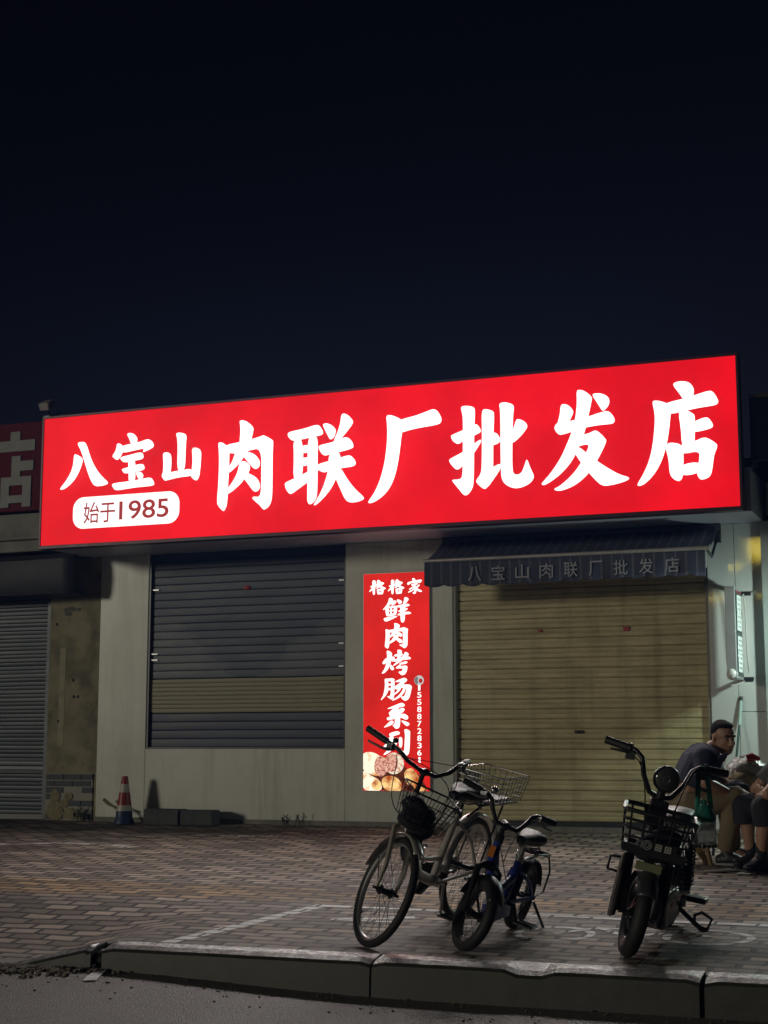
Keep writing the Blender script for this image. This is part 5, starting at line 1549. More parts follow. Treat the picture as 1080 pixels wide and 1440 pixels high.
# ---- electric moped
mo = vehicle("electric_moped", -1.803, -5.375, R(-88.9), R(10.6), label="black electric moped with big front basket and round headlight", cat="moped")
RW, LW = 0.2, 0.98
S = Steer((LW - .05, 0, RW), HEAD, R(20))
a0, ad = S.a0, S.ad
DGREY = mat("dark_grey_plastic", (0.05, 0.05, 0.055), 0.35, var=.15)
wheel(mo, (LW, 0, RW), RW, .038, S, 12, BLACKM, rimw=.03, hubw=.06)
wheel(mo, (0, 0, RW), RW, .040, None, 12, BLACKM, rimw=.05, hubw=.06)
fender("fender", mo, (LW, 0, RW), RW + .028, .10, 35, 165, DGREY, S, .03)
fender("rear_fender", mo, (0, 0, RW), RW + .03, .11, 20, 165, PLASB, None, .03)
cr_ = a0 + ad * .29
b = MB()
for sg in (-1, 1):
    b.tube([S(cr_ + V((.02, sg * .085, .05))), S(V((LW - .04, sg * .085, RW + .17))), S(V((LW - .02, sg * .082, RW + .03)))], [.02, .022, .027], 10)
    b.tube([S(V((LW - .03, sg * .082, RW + .1))), S(V((LW, sg * .075, RW - .0)))], [.03, .022], 10)
b.box(S(cr_ + V((.02, 0, .04))), (.06, .22, .035), S.q)
b.tube([cr_, a0 + ad * .585], .02, 12)
b.build("fork", BLACKM, mo)
for sg in (-1, 1):
    b = MB(); b.box(S(V((LW - .04, sg * .112, RW + .11))), (.10, .026, .30), S.q @ Matrix.Rotation(R(-16), 3, 'Y')); b.build("fork_guard", PLASB, mo, smooth=False, bevel=.01)
b = MB(); b.tube([S(V((LW - .02, -.14, .44))), S(V((LW + .03, -.19, .44))), S(V((LW + .03, -.19, .38))), S(V((LW - .02, -.14, .37)))], .007, 6); b.build("basket_hook", BLACKM, mo)
# frame, step plate, battery box, seat
b = MB()
b.tube([a0 + ad * .33, V((.74, 0, .42)), V((.62, 0, .26)), V((.42, 0, .20)), V((.22, 0, .24))], [.028, .03, .032, .03, .028], 12)
b.tube([V((.30, 0, .22)), V((.24, 0, .40)), V((.19, 0, .56))], [.028, .026, .022], 12)
for sg in (-1, 1):
    b.tube([V((.26, sg * .04, .22)), V((.0, sg * .085, RW))], .018, 8)
    b.tube([V((.20, sg * .05, .50)), V((-.05, sg * .08, .47)), V((-.22, sg * .07, .50))], .010, 8)
b.build("frame", BLACKM, mo)
b = MB()
b.prism([(.68, -.105, .12), (.70, -.105, .235), (.62, -.105, .265), (.36, -.105, .265), (.30, -.105, .23), (.32, -.105, .10), (.62, -.105, .09)], (0, .21, 0))
bx = b.build("battery_box", DGREY, mo, smooth=False, fix=True, bevel=.02)
b = MB(); b.box((.52, .0, .273), (.32, .20, .012)); b.build("foot_plate", mat("grey_foot_plate", (.09, .09, .095), .4), bx, smooth=False, bevel=.004)
b = MB(); b.box((.702, .055, .21), (.008, .03, .05)); b.build("reflector", ORANGE, bx, smooth=False)
b = MB(); b.box((.5, .1065, .21), (.14, .003, .02)); b.build("stripe", mat("red_decal", (.3, .03, .04), .5), bx, smooth=False)
b = MB(); b.cyl((.19, 0, .55), (.17, 0, .56), .02); b.tube([(.02, .085, RW + .02), (.06, .085, .34), (.10, .085, .46)], [.02, .02, .014], 10)
for k in range(9):
    b.ring((.035 + .0085 * k, .085, .255 + .022 * k), (.35, 0, .93), .028, .006, 16, 6)
for k in range(9):
    b.ring((.035 + .0085 * k, -.085, .255 + .022 * k), (.35, 0, .93), .028, .006, 16, 6)
b.build("rear_shock", BLACKM, mo)
SEAT = mat("grey_seat_vinyl", (.11, .115, .12), .36, var=.12)
b = MB(); loft(b, [((.33, 0, .575), .035, .016), ((.30, 0, .58), .06, .034), ((.20, 0, .585), .085, .04), ((.08, 0, .59), .115, .045), ((.0, 0, .595), .11, .04), ((-.02, 0, .595), .05, .02)]); b.build("saddle", SEAT, mo)
b = MB(); loft(b, [((-.05, 0, .545), .05, .02), ((-.07, 0, .55), .11, .036), ((-.22, 0, .555), .115, .038), ((-.25, 0, .55), .06, .02)]); b.build("pillion_seat", SEAT, mo)
b = MB()
b.tube([(-.02, .13, .56), (-.26, .13, .57), (-.30, .0, .57), (-.26, -.13, .57), (-.02, -.13, .56)], .011, 8)
b.build("grab_rail", CHROME, mo)
# handlebar, lamp
cl = a0 + ad * .585
b = MB()
def hb3(sg):
    return [cl + V((.0, 0, -.02)), cl + V((.01, sg * .055, .0)), cl + V((.0, sg * .10, .07)), cl + V((-.02, sg * .125, .145)), cl + V((-.05, sg * .16, .17)), cl + V((-.11, sg * .295, .175))]
for sg in (-1, 1):
    b.tube([S(p) for p in hb3(sg)], .013, 10)
hbar = b.build("handlebar", BLACKM, mo)
for sg in (-1, 1):
    p = hb3(sg)
    b = MB(); b.tube([S(p[4].lerp(p[5], .3)), S(p[5] + V((-.005, sg * .012, 0)))], .020, 14); b.build("grip", GRIP, hbar)
    b = MB(); base = p[4].lerp(p[5], .15); b.tube([S(base), S(p[4].lerp(p[5], .28))], .025, 12); b.box(S(base + V((.01, 0, -.03))), (.05, .04, .04)); brake_lever(b, S, base + V((.03, 0, -.01)), p[4].lerp(p[5], .9) + V((.05, 0, -.03))); b.build("switch_gear", PLASB, hbar)
b = MB()
b.tube(bez(S(hb3(1)[4] + V((.02, 0, .01))), S(hb3(1)[3] + V((.10, -.06, .0))), S(cl + V((.12, .10, -.1))), S(cl + V((.04, .03, -.22)))), .0035, 6)
b.tube(bez(S(hb3(-1)[4] + V((.02, 0, -.03))), S(hb3(-1)[3] + V((.06, .02, -.02))), S(cl + V((.08, -.06, -.06))), S(cl + V((.04, -.03, -.22)))), .0035, 6)
b.tube(bez(S(cl + V((.06, .05, -.1))), S(cl + V((.1, .08, -.2))), S(cl + V((.06, .06, -.25))), S(cl + V((.0, .03, -.33)))), .004, 6)
b.build("cables", CABLE, mo)
lc = cl + V((.06, 0, .085))
ry = Matrix.Rotation(R(90), 3, 'Y')
b = MB(); b.lathe([(.02, -.06), (.042, -.05), (.060, -.018), (.066, .012), (.063, .02), (.055, .018)], S(lc), 32, S.q @ ry)
hl = b.build("headlight", PLASB, mo)
b = MB(); b.lathe([(.055, .017), (.043, .026), (.025, .032), (.008, .034)], S(lc), 32, S.q @ ry); 
b.build("lens", mat("dark_lens", (.055, .06, .062), .12, var=.1), hl)
b = MB()
for k in range(16):
    a = 2 * math.pi * k / 16
    b.tube([S(lc + V((.031, .02 * math.cos(a), .02 * math.sin(a)))), S(lc + V((.020, .052 * math.cos(a), .052 * math.sin(a))))], .0022, 5)
b.ring(S(lc + V((.032, 0, .0))), S.d((1, 0, 0)), .016, .004, 24, 6)
b.build("reflector_facets", mat("lamp_facets", (.2, .22, .22), .2, metal=.6), hl)
b = MB(); b.tube([S(lc + V((-.03, 0, -.04))), S(cl + V((.02, 0, -.02))), S(cl + V((.04, 0, -.14)))], .022, 10); b.box(S(cl + V((.05, 0, -.08))), (.05, .09, .12), S.q); b.build("lamp_bracket", PLASB, mo, smooth=False, bevel=.01)
# plastic basket
bz0, bz1 = .495, .685
bx0_, bx1_ = .80, 1.06
b = MB()
def bl_(t, k):
    hw = .145 + .025 * t
    g_ = .02 * t
    z = bz0 + (bz1 - bz0) * t
    return [V((bx0_ - g_, -hw, z)), V((bx1_ + g_, -hw, z)), V((bx1_ + g_, hw, z)), V((bx0_ - g_, hw, z))][k]
TB0 = Steer(a0, HEAD, R(12))
class TBc:
    q = TB0.q
    def __call__(s, p):
        return TB0(V(p) + V((0, .02, 0)))
    def d(s, v):
        return TB0.d(v)
TB = TBc()
for i, t in enumerate((0.0, .16, .37, .58, .79, 1.0)):
    pts = []
    for k in range(4):
        a, c_, e = bl_(t, k), bl_(t, (k + 1) % 4), bl_(t, k - 1)
        pts += [a + (e - a).normalized() * .035, a + (e - a).normalized() * .008 + (c_ - a).normalized() * .008, a + (c_ - a).normalized() * .035]
    b.tube([TB(p) for p in pts], .011 if i == 5 else .0055, 6, closed=True)
for k in range(4):
    for j in range(5 if k % 2 else 4):
        t = (j + .5) / (5 if k % 2 else 4)
        b.tube([TB(bl_(0, k).lerp(bl_(0, (k + 1) % 4), t)), TB(bl_(1, k).lerp(bl_(1, (k + 1) % 4), t))], .0055, 5)
b.prism([TB(bl_(0, k)) for k in range(4)], TB.d((0, 0, .016)))
lo, hi = .0, .16
b.prism([TB(bl_(0, 1) + V((.004, 0, 0))), TB(bl_(0, 2) + V((.004, 0, 0))), TB(bl_(.2, 2) + V((.004, 0, 0))), TB(bl_(.2, 1) + V((.004, 0, 0)))], TB.d((.006, 0, 0)))
for sg in (2, 3):
    pass
bk_ = b.build("basket", PLASB, mo)
b = MB(); b.box(TB(V((bx1_ + .018, .02, .545))), (.008, .17, .045), TB.q); bd_ = b.build("badge_plate", PLASB, bk_, smooth=False, bevel=.004)
b = MB(); b.ring(TB(V((bx1_ + .025, -.035, .545))), TB.d((1, 0, 0)), .020, .0028, 22, 6); b.ring(TB(V((bx1_ + .025, -.035, .545))), TB.d((1, 0, 0)), .010, .0025, 18, 6); b.build("emblem", mat("grey_emblem", (.3, .31, .32), .4), bd_)
b = MB()
for yy in (.018, .062):
    for dz in (-.012, 0, .012):
        b.box(TB(V((bx1_ + .024, yy, .545 + dz))), (.004, .030, .005), TB.q)
    for dy in (-.012, .0, .012):
        b.box(TB(V((bx1_ + .0245, yy + dy, .545))), (.004, .005, .03), TB.q)
b.build("lettering", mat("pale_lettering", (.45, .46, .42), .4), bd_, smooth=False)
b = MB(); b.box(TB(V((1.03, -.005, .438))), (.012, .125, .042), TB.q @ Matrix.Rotation(R(12), 3, 'Y')); b.build("plate", mat("olive_plate", (.22, .23, .13), .45), mo, smooth=False, bevel=.004)
b = MB()
for c_, r_ in (((.92, .02, .52), (.09, .11, .07)), ((.90, .05, .58), (.07, .08, .04)), ((.96, -.03, .50), (.06, .07, .05))):
    b.ball(TB(c_), r_)
lg = tag(b.build("folded_raincoat", CLOTHB, None, remesh=.012), "black folded raincoat lying in the basket of the electric moped", "raincoat")
lg.matrix_world = mo.matrix_world.copy()
# cranks, pedals, stand
bbk = V((.30, 0, .18))
b = MB(); b.cyl(bbk - V((0, .12, 0)), bbk + V((0, .12, 0)), .012); b.tube([bbk + V((0, .125, 0)), bbk + V((.10, .135, .06))], .011); b.tube([bbk + V((0, -.125, 0)), bbk + V((-.1, -.135, -.06))], .011)
ck = b.build("crank", BLACKM, mo)
pedal(ck, bbk + V((.10, .20, .06)), block=True); pedal(ck, bbk + V((-.10, -.20, -.06)))
b = MB(); b.tube([(.16, .17, .07), (.1, .23, .05), (.06, .24, .10), (.1, .19, .13), (.16, .165, .12)], .009, 6, closed=True); b.build("foot_peg", BLACKM, mo)
b = MB(); b.tube([(.20, .08, .15), (.12, .20, .05), (.05, .30, -.045)], .013, 8); b.tube([(.05, .30, -.045), (.02, .33, -.05), (.03, .325, .05), (.09, .25, .03)], .006, 6); b.build("kickstand", BLACKM, mo)

# water cup hanging from the moped's right-hand grip in the picture
GRN = mat("green_strap", (.03, .24, .19), .5, var=.15)
hp = mo.matrix_world @ S(hb3(1)[4].lerp(hb3(1)[5], .12))
cup = empty("water_cup", (hp.x, hp.y, hp.z - .372), R(22), label="clear plastic water cup with green lid hanging by a green strap from the moped's handlebar", cat="cup")
cup.scale = (.85, .85, .85)
b = MB(); b.lathe([(.062, 0), (.066, .008), (.067, .03), (.066, .13), (.064, .15), (.062, .15), (.064, .02), (.06, .012)], (0, 0, 0), 28); b.build("body", glass("clear_plastic", (.75, .82, .82)), cup)
b = MB(); b.lathe([(.067, .140), (.067, .165), (.062, .175), (.046, .215), (.040, .235), (.016, .238), (.016, .262), (.01, .268)], (0, 0, 0), 28); b.build("lid", GRN, cup)
b = MB()
for i in range(14):
    a = 2 * math.pi * i / 14
    b.ball((.060 * math.cos(a), .060 * math.sin(a), .004), .012, nu=6, nv=4)
b.build("foot_ring", mat("teal_base", (.04, .16, .14), .4), cup)
b = MB()
b.tube([(-.045, -.03, .17), (-.035, -.02, .32), (-.022, -.005, .42), (0, 0, .452), (.022, .005, .42), (.035, .01, .32), (.046, .02, .17)], .015, 8, flat=.25, ref=(1, 0, 0)); b.build("strap", GRN, cup)
b = MB(); b.tube([(-.07, 0, .16), (-.055, -.02, .20), (-.03, -.02, .23)], .003); b.build("straw", WHT, cup)
# ------------------------------------------------------------------ people
SKIN = mat("skin", (0.36, 0.20, 0.135), 0.45, var=.08, vscale=30)
HAIRM = mat("black_hair", (0.014, 0.0125, 0.012), 0.85, spec=.15, bump=.5, bscale=150)
EYEW = mat("eye_white", (.28, .25, .23), .4)
EYED = mat("eye_dark", (.015, .01, .01), .2)

def chain(mb, pts, rs, n=14, flat=1.0, ref=None):
    """rounded limb: tube with balls at its ends"""
    mb.tube(pts, rs, n, flat=flat, ref=ref)
    for p, r in ((pts[0], rs[0]), (pts[-1], rs[-1])):
        mb.ball(p, r * (1 if flat == 1.0 else .8), nu=12, nv=8)

def head_parts(mb, hc, yaw, pitch=0.0, roll=0.0):
    """adds a head to mb; hc = centre; yaw 0 faces +x; returns the head matrix"""
    H = Matrix.Rotation(yaw, 3, 'Z') @ Matrix.Rotation(pitch, 3, 'Y') @ Matrix.Rotation(roll, 3, 'X')
    def P_(x, y, z):
        return V(hc) + H @ V((x, y, z))
    mb.ball(P_(-.012, 0, .035), (.097, .078, .088), H, 20, 14)         # skull
    mb.ball(P_(.022, 0, -.03), (.072, .066, .085), H, 18, 12)          # face
    mb.ball(P_(.036, 0, -.082), (.048, .050, .034), H, 14, 9)          # chin
    mb.ball(P_(-.005, .0, -.06), (.06, .064, .045), H, 14, 9)          # jaw
    for sg in (-1, 1):
        mb.ball(P_(.052, sg * .036, -.022), (.032, .026, .024), H, 10, 7)   # cheek
        mb.ball(P_(.072, sg * .030, .028), (.018, .026, .010), H, 10, 7)    # brow
        mb.ball(P_(-.008, sg * .079, -.002), (.020, .009, .034), H @ Matrix.Rotation(sg * .35, 3, 'Z'), 10, 8)   # ear
        mb.ball(P_(-.004, sg * .082, -.028), (.010, .008, .012), H, 8, 6)
        mb.ball(P_(.097, sg * .011, -.028), (.011, .010, .009), H, 8, 6)    # nostril wing
    mb.tube([P_(.082, 0, .02), P_(.098, 0, -.006), P_(.108, 0, -.024)], [.010, .011, .013], 10)    # nose
    mb.ball(P_(.106, 0, -.026), (.013, .013, .011), H, 10, 7)
    mb.ball(P_(.088, 0, -.058), (.010, .026, .007), H, 10, 7)          # lips
    mb.ball(P_(.085, 0, -.068), (.010, .022, .007), H, 10, 7)
    return H, P_

def hand(mb, wrist, dirv_, palm_n, thumb_side, curl=0.5, size=1.0):
    """palm plus five bent fingers; dirv_ along the hand, palm_n out of the palm"""
    d = V(dirv_).normalized()
    nrm = V(palm_n) - d * d.dot(V(palm_n))
    nrm.normalize()
    s_ = d.cross(nrm) * thumb_side
    w0 = V(wrist)
    k = size
    Mx = Matrix((d, s_, nrm)).transposed()
    mb.ball(w0 + d * .045 * k, (.052 * k, .042 * k, .015 * k), Mx, 14, 9)
    mb.tube([w0 - d * .02, w0 + d * .03 * k], [.024 * k, .026 * k], 10)
    for j, (off, L_) in enumerate(((.030, .072), (.010, .080), (-.011, .075), (-.030, .058))):
        p = w0 + d * (.080 - .004 * abs(j - 1)) * k + s_ * off * k
        a = curl * (.55 + .12 * j)
        pts = [p - d * .02 * k]
        pts.append(p)
        ang = 0
        for seg in (.45, .32, .23):
            ang += a
            p = p + (d * math.cos(ang) + nrm * math.sin(ang)) * (L_ * seg * k)
            pts.append(p)
        mb.tube(pts, [.0095 * k, .0092 * k, .0088 * k, .008 * k, .0065 * k], 8)
        mb.ball(pts[-1], .0066 * k, nu=8, nv=6)
    t0 = w0 + d * .022 * k + s_ * .032 * k
    t1 = t0 + (d * .6 + s_ * .75 + nrm * .25).normalized() * .036 * k
    t2 = t1 + (d * .9 + s_ * .25 + nrm * .3).normalized() * .030 * k
    mb.tube([t0 - s_ * .012 * k, t0, t1, t2], [.013 * k, .0125 * k, .010 * k, .0075 * k], 8)
    mb.ball(t2, .0076 * k, nu=8, nv=6)

def shoe(par, ankle, toe, m, sole_m):
    a, t = V(ankle), V(toe)
    f = V((t.x - a.x, t.y - a.y, 0)).normalized()
    s_ = V((-f.y, f.x, 0))
    base = V((a.x, a.y, t.z))
    Mx = Matrix((f, s_, V((0, 0, 1)))).transposed()
    b = MB()
    b.ball(base + f * .02 + V((0, 0, .045)), (.065, .042, .042), Mx)
    b.ball(base + f * .10 + V((0, 0, .035)), (.085, .047, .032), Mx)
    b.ball(base + f * -.035 + V((0, 0, .04)), (.04, .036, .04), Mx)
    b.tube([a + V((0, 0, .015)), base + f * .03 + V((0, 0, .055)), base + f * .10 + V((0, 0, .035))], [.043, .046, .040], 12)
    sh_ = b.build("shoe", m, par, remesh=.006)
    b = MB()
    out = []
    for t_ in range(24):
        k = 2 * math.pi * t_ / 24
        x = .055 + .128 * math.cos(k)
        y = (.046 + .006 * math.cos(k)) * math.sin(k)
        out.append(base + f * x + s_ * y + V((0, 0, .001)))
    b.prism(out, (0, 0, .018))
    b.build("sole", sole_m, sh_, smooth=False, fix=True, bevel=.004)
    return sh_

# ---- seated man in a dark T-shirt
mg = V((-2.01, -2.345, 0.04 * -2.345))
man = empty("person", mg, R(22), label="person in navy T-shirt and khaki trousers seated on a low wooden stool", cat="person")
J = dict(pel=V((-.27, 0, .41)), spine=V((-.23, -.01, .57)), chest=V((-.15, -.01, .71)), neck=V((-.085, -.01, .80)), head=V((.01, -.02, .885)),
         shR=V((-.165, -.175, .745)), shL=V((-.085, .175, .755)), elR=V((-.185, -.285, .575)), wrR=V((.015, -.205, .495)), elL=V((.03, .22, .58)), wrL=V((.16, .06, .49)),
         hipR=V((-.26, -.10, .40)), hipL=V((-.26, .10, .40)), knR=V((.045, -.19, .475)), knL=V((.06, .17, .47)), anR=V((-.03, -.15, .09)), anL=V((.09, .17, .09)))
b = MB()
chain(b, [J['pel'], J['spine'], J['chest'], J['neck'] - V((.02, 0, .03))], [.125, .12, .125, .07])
for sg, s_ in ((-1, 'R'), (1, 'L')):
    chain(b, [J['chest'] + V((0, sg * .06, .0)), J['sh' + s_]], [.09, .055])
    chain(b, [J['sh' + s_], J['sh' + s_].lerp(J['el' + s_], .5), J['el' + s_]], [.052, .048, .040])
    chain(b, [J['el' + s_], J['el' + s_].lerp(J['wr' + s_], .35), J['wr' + s_]], [.040, .042, .027])
    chain(b, [J['hip' + s_], J['kn' + s_]], [.085, .055])
    chain(b, [J['kn' + s_], J['kn' + s_].lerp(J['an' + s_], .35), J['an' + s_]], [.053, .054, .035])
    chain(b, [J['an' + s_], J['an' + s_] + V((.08, -.03, -.05))], [.033, .03])
b.tube([J['neck'] - V((.04, 0, .06)), J['neck'] + V((.02, 0, .02)), J['head'] - V((.01, 0, .05))], [.065, .056, .054], 14)
H, HP = head_parts(b, J['head'], R(-66), R(13), R(3))
hand(b, J['wrR'], (.8, -.1, -.35), (.1, .2, -1), -1, .55)
hand(b, J['wrL'], (.7, -.5, -.3), (.0, .2, -1), 1, .6)
b.build("body", SKIN, man, remesh=.0052)
b = MB()
b.ball(HP(-.024, 0, .048), (.092, .0795, .083), H, 20, 14)
b.ball(HP(.010, 0, .094), (.060, .060, .032), H, 16, 10)
b.ball(HP(-.058, 0, -.005), (.050, .068, .055), H, 16, 10)
b.build("hair", HAIRM, man, remesh=.0055)
for sg in (-1, 1):
    b = MB(); b.ball(HP(.079, sg * .031, .006), (.011, .013, .0055), H, 12, 8); ey = b.build("eye", EYEW, man)
    b = MB(); b.ball(HP(.0865, sg * .031, .006), (.0045, .006, .005), H, 10, 7); b.build("iris", EYED, ey)
b = MB()
for sg in (-1, 1):
    b.tube([HP(.088, sg * .012, .033), HP(.090, sg * .03, .038), HP(.076, sg * .05, .033)], [.004, .0052, .003], 6)
b.build("eyebrows", HAIRM, man)
b = MB(); b.tube([HP(.092, -.022, -.0632), HP(.0975, 0, -.0628), HP(.092, .022, -.0632)], .0022, 5); b.build("mouth", mat("lip_line", (.12, .04, .035), .6), man)
NAVYT = mat("navy_tshirt", (0.024, 0.028, 0.05), 0.85, var=.15, vscale=9, bump=.25, bscale=22)
b = MB()
sp = [J['spine'] + V((-.005, 0, -.035)), J['spine'].lerp(J['chest'], .5), J['chest'], J['neck'] - V((.035, 0, .035))]
for oy in (-.085, 0, .085):
    b.tube([p + V((0, oy * (1 if i < 3 else .55), 0)) for i, p in enumerate(sp)], [.138, .138, .140, .095], 16)
    b.ball(sp[2] + V((0, oy, 0)), .134)
b.tube([J['spine'] + V((.06, 0, -.045)), J['spine'] + V((.09, 0, .06)), J['chest'] + V((.05, 0, 0))], [.125, .125, .09], 14)
b.tube([J['neck'] - V((.05, 0, .05)), J['neck'] + V((-.003, 0, .005))], [.085, .066], 14)
for sg, s_ in ((-1, 'R'), (1, 'L')):
    b.tube([J['chest'] + V((0, sg * .06, .03)), J['sh' + s_] + V((0, 0, .005))], [.118, .086], 12)
    b.ball(J['sh' + s_], .086)
    b.tube([J['sh' + s_], J['sh' + s_].lerp(J['el' + s_], .45), J['sh' + s_].lerp(J['el' + s_], .78)], [.082, .073, .076], 14)
for k in range(9):                         # folds
    a = J['spine'] + V((.02 + .015 * k, -.19 + .01 * (k % 3), -.04 + .022 * k))
    b.tube([a, a + V((.04, -.015, .05)), a + V((.10, .0, .07))], [.010, .016, .008], 8)
b.build("shirt", NAVYT, man, remesh=.006)
KHAKI = mat("khaki_trousers", (0.17, 0.13, 0.075), 0.85, var=.12, bump=.3, bscale=24)
b = MB()
b.tube([J['pel'] + V((-.02, -.07, .04)), J['pel'] + V((-.02, .07, .04))], [.125, .125], 14)
b.ball(J['pel'], (.15, .17, .12))
for s_ in 'RL':
    h, k_, a = J['hip' + s_], J['kn' + s_], J['an' + s_]
    chain(b, [h, h.lerp(k_, .6), k_], [.11, .092, .078])
    b.tube([k_ + V((-.005, 0, .0)), k_.lerp(a, .4), k_.lerp(a, .8), a + V((.0, 0, .012))], [.078, .076, .068, .062], 14)
    for j in range(5):
        q_ = k_.lerp(a, .12 + .17 * j)
        b.tube([q_ + V((-.05, -.045, 0)), q_ + V((.01, -.066, .012)), q_ + V((.06, -.03, .03))], [.007, .012, .006], 6)
b.build("trousers", KHAKI, man, remesh=.006)
DSH = mat("black_shoe", (.02, .02, .024), .5)
SOLE = mat("grey_sole", (.22, .22, .22), .7)
shoe(man, J['anR'], J['anR'] + V((.12, -.06, 0)) - V((0, 0, J['anR'].z)), DSH, SOLE)
shoe(man, J['anL'], J['anL'] + V((.12, .03, 0)) - V((0, 0, J['anL'].z - .012)), DSH, SOLE)

# ---- second seated person, cut by the frame's right edge
pg = V((-1.745, -2.72, 0.04 * -2.72))
p2 = empty("person", pg, R(22), label="person in grey T-shirt and black shorts seated at the picture's right edge", cat="person")
K = dict(pel=V((.35, 0, .42)), spine=V((.33, 0, .56)), chest=V((.295, 0, .70)), neck=V((.29, 0, .80)), head=V((.285, -.01, .925)),
         shR=V((.27, .18, .74)), shL=V((.245, -.17, .715)), elL=V((.045, -.25, .525)), wrL=V((.10, -.02, .52)), elR=V((.08, .24, .54)), wrR=V((.11, .06, .53)),
         hipL=V((.31, -.10, .42)), hipR=V((.31, .10, .42)), knL=V((.035, -.15, .43)), knR=V((-.02, .2, .43)), anL=V((.02, -.12, .10)), anR=V((.03, .22, .10)))
b = MB()
chain(b, [K['pel'], K['spine'], K['chest'], K['neck'] - V((0, 0, .04))], [.12, .115, .12, .07])
for sg, s_ in ((1, 'R'), (-1, 'L')):
    chain(b, [K['chest'] + V((0, sg * .06, 0)), K['sh' + s_]], [.09, .055])
    chain(b, [K['sh' + s_], K['sh' + s_].lerp(K['el' + s_], .5), K['el' + s_]], [.053, .050, .041])
    chain(b, [K['el' + s_], K['el' + s_].lerp(K['wr' + s_], .35), K['wr' + s_]], [.041, .043, .028])
    chain(b, [K['hip' + s_], K['kn' + s_]], [.085, .056])
    chain(b, [K['kn' + s_] + V((0, 0, -.005)), K['kn' + s_].lerp(K['an' + s_], .3) + V((.012, 0, 0)), K['kn' + s_].lerp(K['an' + s_], .65), K['an' + s_]], [.052, .057, .043, .034])
    chain(b, [K['an' + s_], K['an' + s_] + V((-.08, -.03, -.06))], [.034, .03])
b.tube([K['neck'] - V((-.02, 0, .06)), K['neck'], K['head'] - V((-.01, 0, .05))], [.065, .056, .054], 14)
H, HP = head_parts(b, K['head'], R(190), R(18))
hand(b, K['wrL'], (.0, .9, -.1), (0, .1, -1), 1, .6)
hand(b, K['wrR'], (-.3, -.8, -.1), (0, -.1, -1), -1, .6)
b.build("body", SKIN, p2, remesh=.0055)
b = MB()
b.ball(HP(-.018, 0, .048), (.100, .082, .090), H, 18, 12); b.ball(HP(.028, 0, .09), (.060, .064, .038), H, 14, 9); b.ball(HP(-.055, 0, -.005), (.052, .068, .06), H, 14, 9)
b.build("hair", HAIRM, p2, remesh=.006)
for sg in (-1, 1):
    b = MB(); b.ball(HP(.083, sg * .031, .008), (.011, .014, .007), H, 12, 8); b.build("eye", EYEW, p2)
GREYTS = mat("grey_tshirt", (0.085, 0.085, 0.095), 0.85, var=.15, bump=.25, bscale=22)
b = MB()
sp = [K['pel'] + V((-.01, 0, .03)), K['spine'], K['chest'], K['neck'] - V((0, 0, .04))]
for oy in (-.08, 0, .08):
    b.tube([p + V((0, oy * (1 if i < 3 else .5), 0)) for i, p in enumerate(sp)], [.128, .125, .115, .075], 16)
    b.ball(sp[2] + V((0, oy, 0)), .112)
b.tube([K['neck'] - V((0, 0, .06)), K['neck'] + V((0, 0, .0))], [.085, .068], 14)
for sg, s_ in ((1, 'R'), (-1, 'L')):
    b.tube([K['chest'] + V((0, sg * .07, .02)), K['sh' + s_]], [.10, .076], 12); b.ball(K['sh' + s_], .076)
    b.tube([K['sh' + s_], K['sh' + s_].lerp(K['el' + s_], .4), K['sh' + s_].lerp(K['el' + s_], .72)], [.075, .070, .072], 14)
for k in range(8):
    a = K['spine'] + V((-.10 + .006 * k, -.15 + .02 * (k % 3), -.08 + .035 * k))
    b.tube([a, a + V((.03, -.03, .015)), a + V((.12, -.03, .02))], [.008, .014, .008], 8)
b.build("shirt", GREYTS, p2, remesh=.006)
BSH = mat("black_shorts", (.014, .014, .02), .85, bump=.3, bscale=24)
b = MB()
b.ball(K['pel'], (.15, .17, .125))
for s_ in 'RL':
    h, k_ = K['hip' + s_], K['kn' + s_]
    chain(b, [h, h.lerp(k_, .6), k_ + V((0, 0, .0))], [.112, .098, .086])
    b.tube([k_ + V((.0, 0, .0)), k_ + V((.01, 0, -.12))], [.086, .082], 14)
b.build("shorts", BSH, p2, remesh=.006)
for s_ in 'RL':
    b = MB(); b.tube([K['an' + s_] + V((0, 0, .075)), K['an' + s_] + V((0, 0, -.02))], [.040, .042], 14); b.build("sock", BSH, p2)
    shoe(p2, K['an' + s_], K['an' + s_] + V((-.09, -.07, 0)) - V((0, 0, K['an' + s_].z - .004)), DSH, DSH)

# ---- stools, low table and what lies about
def local(root_xy, **k):
    return empty(loc=(root_xy[0], root_xy[1], 0.04 * root_xy[1]), **k)
WOOD = mat("worn_wood", (.20, .125, .05), .6, var=.3, vscale=14, stretch=(1, 1, 6))
def stool(loc, label, m, hgt, rz):
    s_ = empty("stool", loc, rz, label=label, cat="stool")
    b = MB(); b.box((0, 0, hgt - .015), (.28, .24, .03)); b.build("seat", m, s_, smooth=False, bevel=.008)
    for sx in (-1, 1):
        for sy in (-1, 1):
            b = MB(); b.tube([(sx * .10, sy * .08, hgt - .02), (sx * .145, sy * .11, 0)], .017, 8); b.build("leg", m, s_)
    b = MB()
    for sx in (-1, 1):
        b.cyl((sx * .125, -.095, hgt * .35), (sx * .125, .095, hgt * .35), .010)
    b.build("stretcher", m, s_)
    return s_
U_ = V((math.cos(R(22)), math.sin(R(22)), 0)); W_ = V((-math.sin(R(22)), math.cos(R(22)), 0))
q_ = mg + U_ * -.27
stool((q_.x, q_.y, .04 * q_.y), "low wooden stool under the person in the navy T-shirt", WOOD, .285, R(22))
q_ = pg + U_ * .34
stool((q_.x, q_.y, .04 * q_.y), "low dark stool under the person in the grey T-shirt", PLASB, .295, R(22))
q_ = mg + U_ * .22 + W_ * .42
